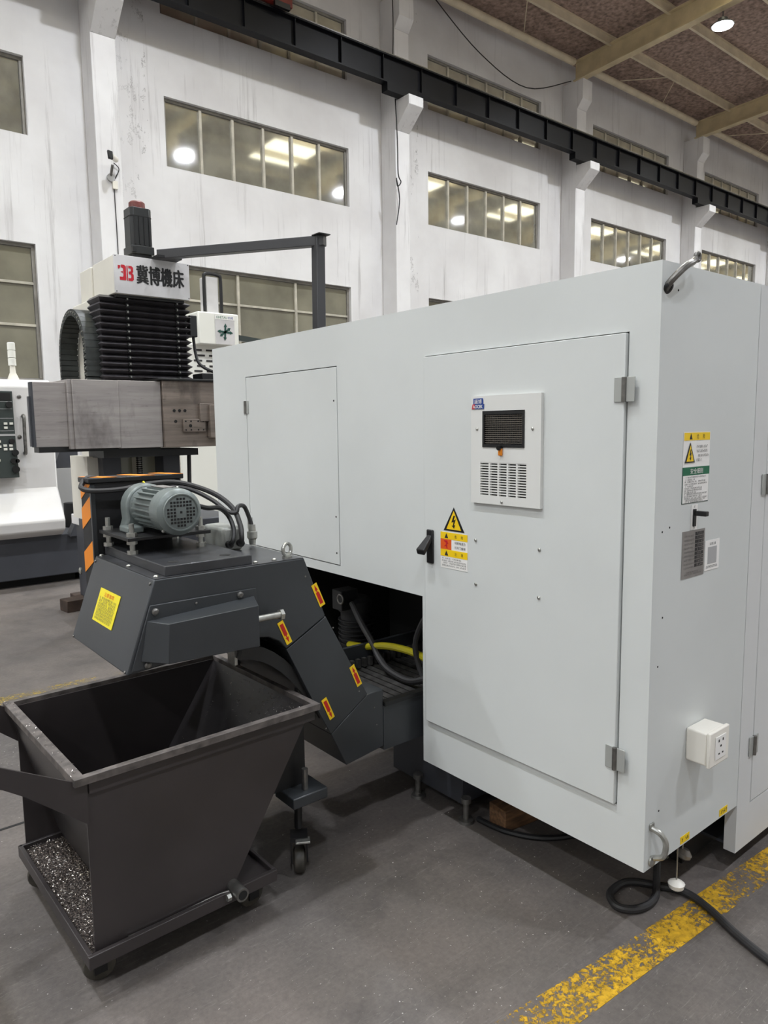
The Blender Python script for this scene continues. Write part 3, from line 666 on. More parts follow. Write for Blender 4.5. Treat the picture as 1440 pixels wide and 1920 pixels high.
obj('pump_stand', B(2.02, 2.24, 2.70, 2.96, 0, .34), 'black', cp)
tag(obj('coolant_hose', MB().tube([(2.02, 2.76, .50), (1.98, 2.60, .535), (1.98, 2.52, .555), (1.98, 2.44, .575), (1.98, 2.34, .588), (1.97, 2.22, .595), (1.97, 2.1, .58)], .016, 10), 'hose_y'), 'yellow coolant hose stretched across the dark opening', 'hose')
tag(obj('black_hose', MB().tube([(2.04, 2.76, .70), (2.0, 2.64, .64), (1.98, 2.53, .57), (1.96, 2.46, .525), (1.94, 2.38, .497), (1.93, 2.29, .486), (1.93, 2.20, .488), (1.95, 2.10, .525)], .015, 10), 'rubber'), 'black hose curving down below the yellow coolant hose', 'hose')
tag(obj('black_hose', MB().tube([(1.97, 2.13, .80), (1.96, 2.18, .72), (1.95, 2.2, .64), (1.95, 2.18, .56), (1.95, 2.14, .49)], .012, 8), 'rubber'), 'thin black hose hanging upright beside the cabinet in the opening', 'hose')

# ================================================================== CHIP CONVEYOR
cv = thing('chip_conveyor', (1.25, 2.3, 0), 'dark grey inclined chip conveyor with drive motor on its raised head', 'conveyor')
CY0, CY1 = 2.05, 2.58
top = [(.795, 1.109), (1.317, 1.109)]
head = [(.795, 1.109), (1.317, 1.109), (1.399, .894), (1.238, .808), (1.21, .84), (1.17, .862), (1.123, .868), (.70, .839)]
inc = [(1.400, .891), (1.578, .565), (1.411, .458), (1.366, .543), (1.238, .805)]
foot = [(1.580, .563), (1.653, .566), (1.654, .342), (1.477, .32), (1.413, .456)]
hc = obj('head_casing', MB().prism(head, 'y', CY0, CY1), 'conv', cv, bevel=.004); obj('incline_casing', MB().prism(inc, 'y', CY0, CY1), 'conv', cv, bevel=.002); ft = obj('foot_casing', MB().prism(foot, 'y', CY0, CY1), 'conv', cv, bevel=.003)
tr = MB().box(1.654, 2.7, CY0, CY0+.02, .335, .50).box(1.654, 2.7, CY1-.02, CY1, .335, .56).box(1.654, 2.7, CY0, CY1, .325, .335)
obj('trough', tr, 'conv', cv); obj('trough_rail', B(1.654, 2.7, CY0-.012, CY0+.02, .50, .515), 'black', cv)
s = None
for i in range(26):
    x = 1.665+i*.04
    if s is None:
        s = obj('belt_slat', MB().prism([(x, .452), (x+.034, .452), (x+.034, .458), (x+.017, .466), (x, .458)], 'y', CY0+.03, CY1-.03), 'belt', cv); sx0 = x
    else: dup(s, (x-sx0, 0, 0))
tk = MB()
for i in range(30): tk.box(1.66+i*.034, 1.676+i*.034, CY1-.05, CY1-.03, .466, .505)
obj('side_wings', tk, 'steel', cv)
# casing details
end_n = Vector((-(1.109-.839), 0, .795-.70)).normalized(); end_u = Vector((.795-.70, 0, 1.109-.839)).normalized()
ec = Vector((.7475, 2.3467, .974))
lb = flat([(-.092, -.052), (.092, -.052), (.092, .056), (-.092, .056)], ec+end_n*.0022, (0, -1, 0), end_u, 'yellow_lab', cv, 'yellow_notice', nrm=end_n, th=.0015)
text('注意事项', ec+end_n*.003+end_u*.041, (0, -1, 0), end_u, .09, .014, 'orange_red', lb)
rows(ec+end_n*.003, (0, -1, 0), end_u, .18, [(-.075, .075, .026-i*.0095) for i in range(8)], .0085, 'olive', lb, seed=21)
for yy, tt in ((2.565, .02), (2.07, .02), (2.565, .95), (2.07, .95)):
    p = Vector((.70, yy, .839))+end_u*.286*tt; bolt(cv, p, end_n, .005, .004, 'steel')
obj('cover_flange', MB().prism([(.712, .848), (1.128, .862), (1.128, 1.036), (.776, 1.036)], 'y', CY0-.006, CY0), 'conv', cv, bevel=.002)
cvx = obj('side_cover', MB().hexa([(.764, CY0-.006, .992), (.800, 1.968, .992), (1.092, 1.968, .998), (1.118, CY0-.006, 1.012)], [(.740, CY0-.006, .874), (.795, 1.968, .874), (1.092, 1.968, .866), (1.118, CY0-.006, .866)]), 'conv', cv, bevel=.002)
for x, z in ((.790, 1.016), (1.068, 1.022), (.760, .860)): bolt(cv, (x, CY0-.006, z), (0, -1, 0), .011, .009, 'steel')
bolt(cv, (.92, CY0-.006, 1.02), (0, -1, 0), .004, .003, 'steel')
tb = obj('tension_bolt', MB().cyl((1.10, 2.0, .945), (1.185, 2.0, .945), .011, n=12), 'zinc', cv); obj('bolt_head', MB().cyl((1.185, 2.0, .945), (1.197, 2.0, .945), .018, n=6), 'zinc', tb)
obj('discharge_chute', MB().box(.80, 1.17, CY1-.035, CY1-.03, .80, .84), 'black', cv)
arc = []
for k in range(9):
    t = k/8; arc.append((1.075+.30*t, .80-.02*t-.26*t*t))
obj('return_guard', MB().prism(arc+[(arc[-1][0]+.03, arc[-1][1]-.0)]+[(p[0]+.012, p[1]+.045) for p in arc[::-1]], 'y', CY0+.02, CY1-.02), 'black', cv)
obj('guide_bracket', B(1.070, 1.080, CY0+.05, CY0+.10, .775, .865), 'zinc', cv)
def arrow(c, upd, flip):
    c = Vector((c[0], CY0-.002, c[1])); u = Vector((upd[0], 0, upd[1])).normalized(); r_ = Vector((u.z, 0, -u.x))
    a = flat([(-.0115, -.044), (.0115, -.044), (.0115, .044), (-.0115, .044)], c, r_, u, 'yellow', cv, 'arrow_sticker', nrm=NY, th=.001)
    d = 1 if flip else -1
    flat([(-.0065, -.034*d), (.0065, -.034*d), (.0065, .010*d), (.002, .012*d), (.002, .020*d), (.006, .018*d), (0, .040*d), (-.006, .018*d), (-.002, .020*d), (-.002, .012*d), (-.0065, .010*d)], c+NY*.0006, r_, u, 'red', a, 'red_arrow', nrm=NY)
ud = (-.034, .078)
arrow((1.370, .973), ud, True); arrow((1.232, .866), ud, False); arrow((1.525, .648), ud, True); arrow((1.400, .556), ud, False)
for x, z in ((1.56, .60), (1.45, .86), (1.41, .50), (1.34, 1.06), (1.64, .45), (1.63, .52)): bolt(cv, (x-.02, CY0, z-.015), (0, -1, 0), .003, .002, 'steel')
# top plate, eye bolt, screws
tp = obj('motor_base_plate', B(.835, 1.128, 2.065, 2.60, 1.110, 1.142), 'conv_top', cv, bevel=.003)
obj('top_plate', B(.797, 1.315, CY0+.002, CY1, 1.109, 1.111), 'conv_top', cv)
for x in (.885, 1.06): obj('plate_hole', MB().cyl((x, 2.12, 1.142), (x, 2.12, 1.1428), .018, n=18), 'gap', tp)
eb = obj('eye_bolt', MB().torus((1.272, 2.085, 1.139), (.35, -1, 0), .021, .0062, 22, 8), 'zinc', cv); obj('eye_bolt_base', MB().cyl((1.272, 2.085, 1.110), (1.272, 2.085, 1.119), .017), 'zinc', eb)
for x, y in ((1.145, 2.075), (1.215, 2.075), (.81, 2.075), (.81, 2.56), (1.25, 2.4), (.81, 2.3)): bolt(cv, (x, y, 1.111), (0, 0, 1), .008, .007, 'zinc')
mp = obj('motor_plate', B(.818, 1.108, 2.315, 2.60, 1.188, 1.200), 'black', cv, bevel=.002)
for x, y in ((.842, 2.345), (.842, 2.575), (1.083, 2.345), (1.083, 2.575)):
    s_ = obj('stud', MB().cyl((x, y, 1.142), (x, y, 1.243), .0085, n=10), 'zinc', mp)
    for z in (1.200, 1.142, 1.175): obj('nut', MB().cyl((x, y, z), (x, y, z+.013), .017, n=6), 'zinc', mp)
MX, MZ = .955, 1.283
mo = obj('drive_motor', MB().rev((MX, 2.275, MZ), (0, 1, 0), [(0, .060), (.20, .060), (.205, .068), (.235, .068), (.25, .05), (.29, .05)], 28), 'motor', cv)
obj('fan_cover', MB().rev((MX, 2.205, MZ), (0, 1, 0), [(0, .058), (.004, .066), (.016, .0755), (.045, .0775), (.047, .0745), (.085, .0745)], 32), 'motor', mo)
obj('fan_rim', MB().torus((MX, 2.2045, MZ), (0, 1, 0), .0585, .0035, 28, 6), 'motor', mo)
hol = MB()
for i in range(-4, 5):
    for j in range(-4, 5):
        if math.hypot(i, j) > 4.3 or (abs(i) <= 1 and abs(j) <= 1 and (i, j) != (0, 0)): continue
        x, z = MX+i*.0108, MZ+j*.0108; hol.box(x-.0035, x+.0035, 2.2035, 2.206, z-.0035, z+.0035)
obj('fan_holes', hol, 'gap', mo)
f0 = None
for k in range(22):
    g = 2*math.pi*k/22
    q = MB().hexa([(MX+.058*math.cos(g)-.0025*math.sin(g), 2.29, MZ+.058*math.sin(g)+.0025*math.cos(g)), (MX+.058*math.cos(g)+.0025*math.sin(g), 2.29, MZ+.058*math.sin(g)-.0025*math.cos(g)), (MX+.072*math.cos(g)+.0025*math.sin(g), 2.29, MZ+.072*math.sin(g)-.0025*math.cos(g)), (MX+.072*math.cos(g)-.0025*math.sin(g), 2.29, MZ+.072*math.sin(g)+.0025*math.cos(g))],
                  [(MX+.058*math.cos(g)-.0025*math.sin(g), 2.455, MZ+.058*math.sin(g)+.0025*math.cos(g)), (MX+.058*math.cos(g)+.0025*math.sin(g), 2.455, MZ+.058*math.sin(g)-.0025*math.cos(g)), (MX+.072*math.cos(g)+.0025*math.sin(g), 2.455, MZ+.072*math.sin(g)-.0025*math.cos(g)), (MX+.072*math.cos(g)-.0025*math.sin(g), 2.455, MZ+.072*math.sin(g)+.0025*math.cos(g))])
    obj('cooling_fin', q, 'motor', mo)
pf = [(MX-.088, 1.200), (MX-.075, 1.24)]+[(MX-.078*math.cos(R(a)), MZ+.078*math.sin(R(a))) for a in range(-5, 190, 15)]+[(MX+.075, 1.24), (MX+.088, 1.200)]
obj('gear_housing', MB().prism(pf, 'y', 2.48, 2.545), 'motor', mo, bevel=.008)
obj('foot_pad', MB().box(MX-.10, MX-.045, 2.41, 2.50, 1.200, 1.222).box(MX+.045, MX+.10, 2.41, 2.50, 1.200, 1.222), 'motor', mo, bevel=.005)
obj('name_plate', MB().box(MX-.012, MX+.03, 2.31, 2.42, MZ+.0725, MZ+.0745), 'alu', mo)
bolt(mo, (MX-.052, 2.23, MZ-.058), (-.6, -.3, -.5), .005, .006)
bolt(mo, (MX+.01, 2.25, MZ+.075), (0, 0, 1), .005, .006)
obj('motor_cable_gland', MB().cyl((MX+.07, 2.31, MZ+.01), (MX+.10, 2.30, MZ+.008), .011), 'black', mo)
# guard box with hazard stripes
gd = obj('chain_guard', MB().box(.805, 1.137, 2.625, 2.735, .88, 1.362), 'black_soft', cv, bevel=.002)
obj('guard_lid', B(.798, 1.150, 2.618, 2.742, 1.362, 1.380), 'black', gd, bevel=.003); obj('guard_post', B(.803, .818, 2.618, 2.630, .90, 1.355), 'conv', gd)
for z in (1.03, 1.19, 1.30):
    h_ = .075
    flat([(-.054, z), (.054, z+.055), (.054, z+.055+h_ if z < 1.25 else 1.358), (-.054, z+h_ if z < 1.25 else 1.358)], (.8035, 2.68, 0), XR, XU, 'orange', gd, 'orange_stripe', th=.001)
for x in (.80, .94, 1.06):
    flat([(x, 2.742), (x+.05, 2.742), (min(x+.10, 1.149), 2.618), (x+.045, 2.618)], (0, 0, 1.3812), (1, 0, 0), (0, 1, 0), 'orange', gd, 'orange_stripe', th=.001)
# terminal box and cables
tx = obj('terminal_box', B(1.165, 1.245, 2.34, 2.50, 1.111, 1.197), 'jb', cv, bevel=.012, seg=3); obj('terminal_lid', B(1.172, 1.238, 2.3355, 2.34, 1.118, 1.190), 'jb', tx, bevel=.004)
for x in (1.183, 1.226): obj('cable_gland', MB().cyl((x, 2.318, 1.138), (x, 2.336, 1.138), .013), 'rubber_dark', tx)
obj('cable', MB().tube([(1.14, 2.72, 1.20), (.86, 2.70, 1.37), (.785, 2.66, 1.352), (.80, 2.60, 1.338), (.90, 2.585, 1.338), (1.00, 2.58, 1.352), (1.10, 2.55, 1.352), (1.19, 2.47, 1.315), (1.235, 2.40, 1.262), (1.236, 2.345, 1.205), (1.226, 2.315, 1.165), (1.226, 2.32, 1.14)], .0095, 8), 'rubber', cv, label='thick grey cable')
obj('cable', MB().tube([(MX+.095, 2.30, MZ+.008), (1.10, 2.32, 1.276), (1.16, 2.35, 1.268), (1.20, 2.36, 1.235), (1.203, 2.33, 1.19), (1.190, 2.312, 1.155), (1.183, 2.32, 1.138)], .0085, 8), 'rubber_dark', cv)
obj('cable', MB().tube([(1.03, 2.60, 1.345), (1.12, 2.52, 1.33), (1.18, 2.45, 1.29), (1.21, 2.39, 1.25), (1.235, 2.37, 1.245), (1.25, 2.38, 1.265), (1.285, 2.40, 1.26), (1.305, 2.40, 1.215), (1.31, 2.39, 1.18)], .008, 8), 'rubber', cv)
cn = obj('cable_connector', MB().rev((1.308, 2.388, 1.192), (0, 0, -1), [(0, .013), (.025, .014), (.027, .019), (.05, .019), (.056, .014), (.075, .012)], 14), 'zinc', cv)
obj('cable_tie', MB().torus((.98, 2.582, 1.350), (1, 0, 0), .0105, .003), 'yellow_lab', cv)
# legs and casters
lg = MB().prism([(1.292, .70), (1.314, .66), (1.314, .30), (1.12, .30), (1.19, .42), (1.292, .56)], 'y', 2.075, 2.095); l0 = obj('leg', lg, 'black', cv)
fp0 = obj('leg_foot', B(1.215, 1.355, 1.995, 2.12, .262, .30), 'conv', cv, bevel=.004)
sb0 = obj('foot_bolt', MB().cyl((1.287, 2.035, .295), (1.287, 2.035, .375), .011, n=10), 'steel', cv)
cs = MB().cyl((1.262, 2.05, .16), (1.262, 2.05, .262), .014, n=10).box(1.232, 1.292, 2.015, 2.075, .125, .14).box(1.232, 1.237, 2.02, 2.07, .045, .128).box(1.287, 1.292, 2.02, 2.07, .045, .128)
CR = (1.262, 2.045, 0); c0 = obj('caster_fork', cs.rot(CR, -31), 'black', cv); w0 = obj('caster_wheel', MB().rev((1.241, 2.045, .047), (1, 0, 0), [(0, .032), (.006, .044), (.014, .047), (.028, .047), (.036, .044), (.042, .032)], 22).rot(CR, -31), 'wheel', cv)
br0 = obj('caster_brake', B(1.250, 1.30, 1.995, 2.03, .128, .136).rot(CR, -31), 'zinc', cv, bevel=.002)
for o in (l0, fp0, sb0, c0, w0, br0): dup(o, (0, .46, 0))
obj('foot_support', B(2.3, 2.36, 2.3, 2.34, 0, .33), 'black', cv)

# ================================================================== CHIP CART
ct = thing('chip_cart', (.80, 2.27, 0), 'dark brown-grey steel tipping chip cart with sloped bin on small wheels', 'cart')
RC = (.527, 1.91, 0); RA = 1.4
def cobj(name, mb, mt, par=None, **k): return obj(name, mb.rot(RC, RA), mt, par or ct, **k)
ty = cobj('tray', MB().box(.512, 1.088, 1.925, 2.60, .100, .120), 'cart')
cobj('tray_lip', MB().box(.506, .520, 1.915, 2.61, .098, .138).box(.506, 1.10, 1.905, 1.920, .098, .136).box(.506, 1.10, 2.60, 2.612, .098, .138).box(1.088, 1.10, 1.92, 2.60, .098, .136), 'cart', ty, bevel=.002)
for y0 in (1.930, 2.612): cobj('side_plate', MB().prism([(.532, .628), (1.266, .628), (.955, .128), (.532, .128)], 'y', y0, y0+.006), 'cart')
def slab(p, q, t, y0=1.936, y1=2.612):
    p = Vector((p[0], 0, p[1])); q = Vector((q[0], 0, q[1])); d = (q-p).normalized(); n_ = Vector((-d.z, 0, d.x))*t
    return MB().prism([(v.x, v.z) for v in (p, q, q+n_, p+n_)], 'y', y0, y1)
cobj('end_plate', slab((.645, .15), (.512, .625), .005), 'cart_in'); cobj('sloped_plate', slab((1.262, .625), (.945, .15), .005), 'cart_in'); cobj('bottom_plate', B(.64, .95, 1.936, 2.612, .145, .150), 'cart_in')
rm = MB().box(.499, .528, 1.929, 2.621, .618, .642).box(.499, 1.286, 1.907, 1.929, .620, .642).box(.499, 1.286, 2.621, 2.643, .620, .642).box(1.264, 1.286, 1.929, 2.621, .620, .642)
cobj('rim', rm, 'cart_rim', bevel=.0015); cobj('rim_skirt', MB().box(.54, 1.272, 1.922, 1.930, .585, .613), 'cart')
arm = [(.535, .612), (.335, .725), (.20, .80), (.14, .80), (.14, .765), (.335, .668), (.38, .635), (.535, .500)]
for y0 in (1.922, 2.618): cobj('handle_arm', MB().prism(arm, 'y', y0, y0+.008), 'cart')
cobj('handle_bar', MB().cyl((.16, 1.92, .785), (.16, 2.63, .785), .016, n=14), 'cart')
for x, y in ((.555, 1.99), (1.045, 1.985), (.555, 2.545), (1.045, 2.545)):
    wh = cobj('wheel', MB().rev((x, y-.015, .045), (.25 if x < .6 else -.1, 1, 0), [(0, .030), (.003, .042), (.008, .045), (.024, .045), (.029, .042), (.032, .030)], 20), 'wheel'); cobj('wheel_fork', MB().box(x-.018, x+.018, y-.024, y-.018, .03, .095).box(x-.018, x+.018, y+.022, y+.028, .03, .095).box(x-.018, x+.018, y-.024, y+.028, .095, .1), 'black', wh)
pv = cobj('pivot_tube', MB().cyl((.952, 1.865, .135), (.952, 2.66, .135), .021, n=16), 'steel'); cobj('pivot_bore', MB().cyl((.952, 1.8645, .135), (.952, 1.866, .135), .015, n=14), 'gap', pv)
cobj('weld_bead', MB().tube([(.62, 1.921, .130), (.74, 1.920, .129), (.88, 1.921, .131), (.93, 1.912, .133)], .006, 6), 'steel')
cobj('pivot_nut', MB().cyl((.915, 1.90, .125), (.928, 1.90, .125), .012, n=6), 'zinc', pv); cobj('latch_bolt', MB().cyl((.60, 1.95, .33), (.60, 1.975, .33), .012, n=8), 'zinc')
# swarf lying on the tray: uncountable
rnd = random.Random(3); mb = MB(); nx, ny = 26, 60; gv = []
for i in range(nx+1):
    for j in range(ny+1):
        x = .522+(.655-.522)*i/nx; y = 1.94+.655*j/ny
        e = min(i/3, 1)*min(j/3, 1)*min((ny-j)/3, 1); gv.append((x, y, .1215+e*(.004+.011*rnd.random()*(.6+.4*math.sin(j*.35+i*.2)))))
mb.add(gv, [(i*(ny+1)+j, (i+1)*(ny+1)+j, (i+1)*(ny+1)+j+1, i*(ny+1)+j+1) for i in range(nx) for j in range(ny)])
sw_ = obj('metal_chips', mb.rot(RC, RA), 'chips', recalc=True); sw_['kind'] = 'stuff'; sw_['label'] = 'brown-grey metal chips heaped on the open tray of the cart'; sw_['category'] = 'metal chips'
mb = MB()
for _ in range(1500):
    u = rnd.random()
    if u < .75: x = rnd.uniform(.525, .64); y = rnd.uniform(1.945, 2.59); z = .131
    elif u < .965:
        t = rnd.random()**2; x = 1.25-.30*t; y = rnd.uniform(1.94, 2.1+.5*rnd.random()); z = .612-.455*t+.006
    else: x = rnd.uniform(.50, .527); y = rnd.uniform(1.91, 2.64); z = .643
    a = rnd.uniform(0, 6.28); l_ = rnd.uniform(.0015, .0055); w_ = l_*.4; dx, dy = math.cos(a), math.sin(a)
    P = Vector((x, y, z)); A = Vector((dx, dy, rnd.uniform(-.3, .3)))*l_; Bv = Vector((-dy, dx, rnd.uniform(.2, .8)))*w_; C_ = Vector((0, 0, w_))
    mb.add([P-A, P+Bv, P+A, P+C_], [(0, 1, 2), (0, 2, 3), (0, 3, 1), (1, 3, 2)])
s2 = obj('loose_chips', mb.rot(RC, RA), 'chip', recalc=False); s2['kind'] = 'stuff'; s2['label'] = 'bright loose metal chips scattered on the cart tray and bin slope'; s2['category'] = 'metal chips'
mb = MB()
for _ in range(700):
    x = rnd.gauss(1.35, .45); y = rnd.gauss(1.55, .4)
    if x > 2.6 or y < .7: continue
    a = rnd.uniform(0, 6.28); l_ = rnd.uniform(.0012, .0035); dx, dy = math.cos(a)*l_, math.sin(a)*l_
    mb.add([(x-dx, y-dy, .0004), (x-dy*.4, y+dx*.4, .0004), (x+dx, y+dy, .0004), (x, y, .002)], [(0, 1, 2), (0, 2, 3), (0, 3, 1), (1, 3, 2)])
s3 = obj('floor_chips', mb, 'chip', recalc=False); s3['kind'] = 'stuff'; s3['label'] = 'bright metal chips strewn on the floor between cart and enclosure'; s3['category'] = 'metal chips'

# ================================================================== COLUMN MACHINE
cm = thing('column_machine', (2.1, 5.4, 0), 'machine tool column with black bellows, steel slide covers and lettered white head', 'machine')
obj('column_body', MB().box(1.79, 2.40, 5.50, 6.0, .0, 2.50), 'cream', cm, bevel=.01)
hb = obj('column_head', MB().box(1.829, 2.376, 5.17, 5.60, 2.49, 2.746), 'cream', cm, bevel=.004); obj('head_rear', MB().box(1.815, 2.39, 5.60, 5.86, 2.44, 2.735), 'cream', cm, bevel=.006)
sg = obj('sign_plate', B(1.829, 2.376, 5.150, 5.17, 2.488, 2.748), 'signwhite', cm, bevel=.002)
SY = 5.1485
for i, c_ in enumerate('冀博機床'): text(c_, (2.024+i*.0885, SY, 2.634-.004), YR, YU, .080, .126, 'black', sg, heavy=.0045)
lc = (1.893, SY, 2.630)
flat([(-.040, .046), (-.022, .046), (-.024, .034), (-.032, .022), (-.040, .024)], lc, YR, YU, 'logo_red', sg, 'logo_stroke')
flat([(-.018, .052), (.004, .052), (.016, .042), (.016, -.044), (.012, -.052), (-.030, -.052), (-.030, -.030), (-.008, -.030), (-.004, -.022), (-.004, .026), (-.010, .032), (-.018, .032)], lc, YR, YU, 'logo_red', sg, 'logo_stroke')
flat([(-.022, .004), (-.008, .010), (-.008, -.004)], lc, YR, YU, 'logo_red', sg, 'logo_stroke')
flat([(.021, .050), (.028, .050), (.028, -.052), (.021, -.052)], lc, YR, YU, 'logo_red', sg, 'logo_stroke')
flat([(.033, .050), (.055, .050), (.066, .040), (.066, .010), (.058, .002), (.068, -.008), (.068, -.042), (.058, -.052), (.031, -.052), (.031, -.034), (.048, -.034), (.051, -.028), (.051, -.014), (.046, -.008), (.035, -.008), (.035, .012), (.046, .012), (.050, .018), (.050, .028), (.046, .033), (.033, .033)], lc, YR, YU, 'logo_red', sg, 'logo_stroke')
for x, z in ((1.838, 2.738), (1.838, 2.500), (2.366, 2.737), (2.366, 2.5)): bolt(sg, (x, 5.15, z), (0, -1, 0), .004, .002, 'gap')
# servo motor on top
def oct(cx, cy, r, c): return [(cx-r, cy-r+c), (cx-r+c, cy-r), (cx+r-c, cy-r), (cx+r, cy-r+c), (cx+r, cy+r-c), (cx+r-c, cy+r), (cx-r+c, cy+r), (cx-r, cy+r-c)]
sv = obj('servo_motor', MB().prism(oct(2.075, 5.32, .078, .022), 'z', 2.85, 3.115), 'servo', cm, bevel=.004)
obj('servo_flange', MB().prism(oct(2.075, 5.32, .084, .008), 'z', 2.795, 2.85), 'servo', sv, bevel=.003); obj('servo_adapter', MB().prism(oct(2.075, 5.32, .07, .01), 'z', 2.746, 2.795), 'black', sv)
obj('servo_cap', MB().rev((2.075, 5.32, 3.115), (0, 0, 1), [(0, .058), (.045, .056), (.055, .045)], 18), 'servo_red', sv)
obj('servo_band', MB().prism(oct(2.075, 5.32, .0795, .022), 'z', 3.052, 3.058), 'gap', sv)
for i in range(4): obj('servo_rib', B(2.015+i*.036, 2.027+i*.036, 5.236, 5.243, 2.86, 3.05), 'black', sv)
obj('servo_connector', B(1.99, 2.02, 5.22, 5.24, 2.80, 2.83), 'black', sv)
# bellows
zf, n_f = 2.49, 13; dz = (2.49-1.90)/n_f; f0 = None
for i in range(n_f):
    za = 1.90+i*dz
    if f0 is None:
        q = MB()
        prof = [(za, 5.285), (za+dz*.5, 5.235), (za+dz, 5.285)]
        a, b, c = prof
        for (z_, y_, z2, y2, e1, e2) in ((a[0], a[1], b[0], b[1], .022, 0), (b[0], b[1], c[0], c[1], 0, .022)):
            q.hexa([(1.74+e1, y_, z_), (2.415-e1, y_, z_), (2.415-e1, 5.5, z_), (1.74+e1, 5.5, z_)], [(1.74+e2, y2, z2), (2.415-e2, y2, z2), (2.415-e2, 5.5, z2), (1.74+e2, 5.5, z2)])
        f0 = obj('bellows_fold', q, 'bellows', cm)
        k0 = obj('scissor_link', MB().box(1.925, 1.945, 5.232, 5.25, za+dz*.25, za+dz*.78).box(1.929, 1.941, 5.228, 5.232, za+dz*.4, za+dz*.6), 'servo', cm); k1 = dup(k0, (.37, 0, 0)); g0 = obj('link_pin', MB().cyl((1.935, 5.222, za+dz*.5), (1.935, 5.23, za+dz*.5), .006, n=8), 'zinc', cm); g1 = dup(g0, (.37, 0, 0))
    else:
        for o in (f0, k0, k1, g0, g1): dup(o, (0, 0, i*dz))
obj('bellows_top_rail', B(1.85, 2.35, 5.20, 5.30, 2.47, 2.492), 'black', cm)
# cable drag chain: arch in the Y-Z plane
path = []
Lz = 2.10; Rr = .30; yc = 5.63
for i in range(6): path.append((yc-Rr, 1.86+i*(Lz-1.86)/6, 90))
for i in range(21): a = math.pi-math.pi*i/20; path.append((yc+Rr*math.cos(a), Lz+Rr*math.sin(a), math.degrees(a)-90))
for i in range(6): path.append((yc+Rr, Lz-(i+1)*(Lz-1.86)/6, -90))
for y_, z_, a in path:
    q = MB().box(1.655, 1.775, y_-.024, y_+.024, z_-.022, z_+.022).box(1.651, 1.779, y_-.018, y_+.018, z_-.026, z_-.018)
    q.rot((0, y_, z_), a, 'X'); l_ = obj('chain_link', q, 'chain', cm)
    u = Vector((0, math.cos(R(a)), math.sin(R(a))))
    obj('link_rivet', MB().cyl((1.649, y_, z_), (1.656, y_, z_), .006, n=6), 'zinc', l_)
obj('chain_bracket', B(1.65, 1.80, 5.78, 5.83, 1.80, 1.90), 'steel', cm)
# slide covers
obj('slide_cover', B(1.457, 1.757, 5.000, 5.40, 1.424, 1.880), M_WAY, cm, bevel=.003); obj('slide_cover', B(1.757, 2.058, 5.008, 5.39, 1.420, 1.882), M_WAY, cm, bevel=.003)
obj('slide_cover', B(1.43, 1.457, 5.015, 5.39, 1.424, 1.880), M_WAY, cm, bevel=.002); obj('slide_cover', MB().prism([(1.241, 5.10), (1.43, 5.045), (1.43, 5.165), (1.241, 5.165)], 'z', 1.44, 1.862), M_WAY, cm, bevel=.003)
obj('slide_end_plate', MB().prism([(1.230, 5.12), (1.241, 5.10), (1.241, 5.165), (1.230, 5.165)], 'z', 1.44, 1.862), 'bgdark', cm); obj('slide_end_tab', B(1.218, 1.230, 5.125, 5.165, 1.445, 1.77), 'bgdark', cm)
obj('slide_underside', B(1.245, 2.06, 5.06, 5.18, 1.405, 1.44), 'black', cm)
hd = obj('tool_block', B(2.062, 2.47, 4.985, 5.40, 1.418, 1.888), M_BLOCK, cm, bevel=.004)
for x, z in ((2.141, 1.678), (2.181, 1.678), (2.222, 1.678), (2.149, 1.602)): obj('bore', MB().cyl((x, 4.983, z), (x, 4.987, z), .011, n=14), 'gap', hd)
sp_ = obj('clamp_plate', B(2.198, 2.370, 4.963, 4.985, 1.525, 1.618), M_BLOCK, hd, bevel=.004)
for x in (2.215, 2.255, 2.310, 2.35):
    for z in (1.54, 1.602): obj('bore', MB().cyl((x, 4.9615, z), (x, 4.964, z), .006, n=10), 'gap', hd)
obj('bore', MB().cyl((2.25, 4.9615, 1.57), (2.25, 4.964, 1.57), .012, n=12), 'gap', hd)
obj('clamp_bracket', MB().box(2.325, 2.43, 4.955, 4.985, 1.60, 1.73).box(2.39, 2.46, 4.93, 4.985, 1.48, 1.72), M_BLOCK, hd, bevel=.003)
obj('oil_tray', MB().box(2.03, 2.52, 4.97, 5.24, 1.888, 1.905).box(2.40, 2.50, 5.05, 5.22, 1.905, 1.955), 'black', cm, bevel=.004)
obj('lower_rail', B(1.655, 2.345, 5.06, 5.38, 1.355, 1.405), 'black', cm)
for x0, x1_ in ((1.69, 1.82), (2.13, 2.26)): obj('guide_leg', MB().box(x0, x1_, 5.20, 5.42, 0, 1.355), 'bgdark', cm, bevel=.006)
for x0, x1_ in ((1.82, 1.955), (2.005, 2.13)): obj('screw_cover', B(x0, x1_, 5.36, 5.38, .6, 1.355), 'smoked', cm)
sc0 = obj('lead_screw', MB().cyl((1.98, 5.28, .3), (1.98, 5.28, 1.36), .019, n=14), 'steel', cm)
th = MB()
for i in range(26): th.torus((1.98, 5.28, 1.34-i*.016), (0, 0, 1), .020, .004, 14, 5)
obj('screw_thread', th, 'black', sc0)
obj('side_rod', MB().cyl((2.335, 5.2, 1.37), (2.30, 5.15, .9), .016, n=8), 'black', cm)
obj('machine_bed', MB().box(1.82, 2.9, 5.5, 6.3, 0, .82), 'bgdark', cm, bevel=.01)
cbx = obj('limit_switch', B(2.415, 2.475, 5.26, 5.33, 2.24, 2.40), 'servo', cm, bevel=.006); obj('switch_cable', MB().tube([(2.452, 5.29, 2.24), (2.46, 5.28, 2.12), (2.475, 5.25, 2.04), (2.53, 5.2, 1.99), (2.62, 5.15, 1.96)], .012, 8), 'rubber_dark', cm)
obj('bed_rail_cover', MB().box(1.615, 1.69, 5.3, 5.7, .9, 1.36), 'cream', cm)
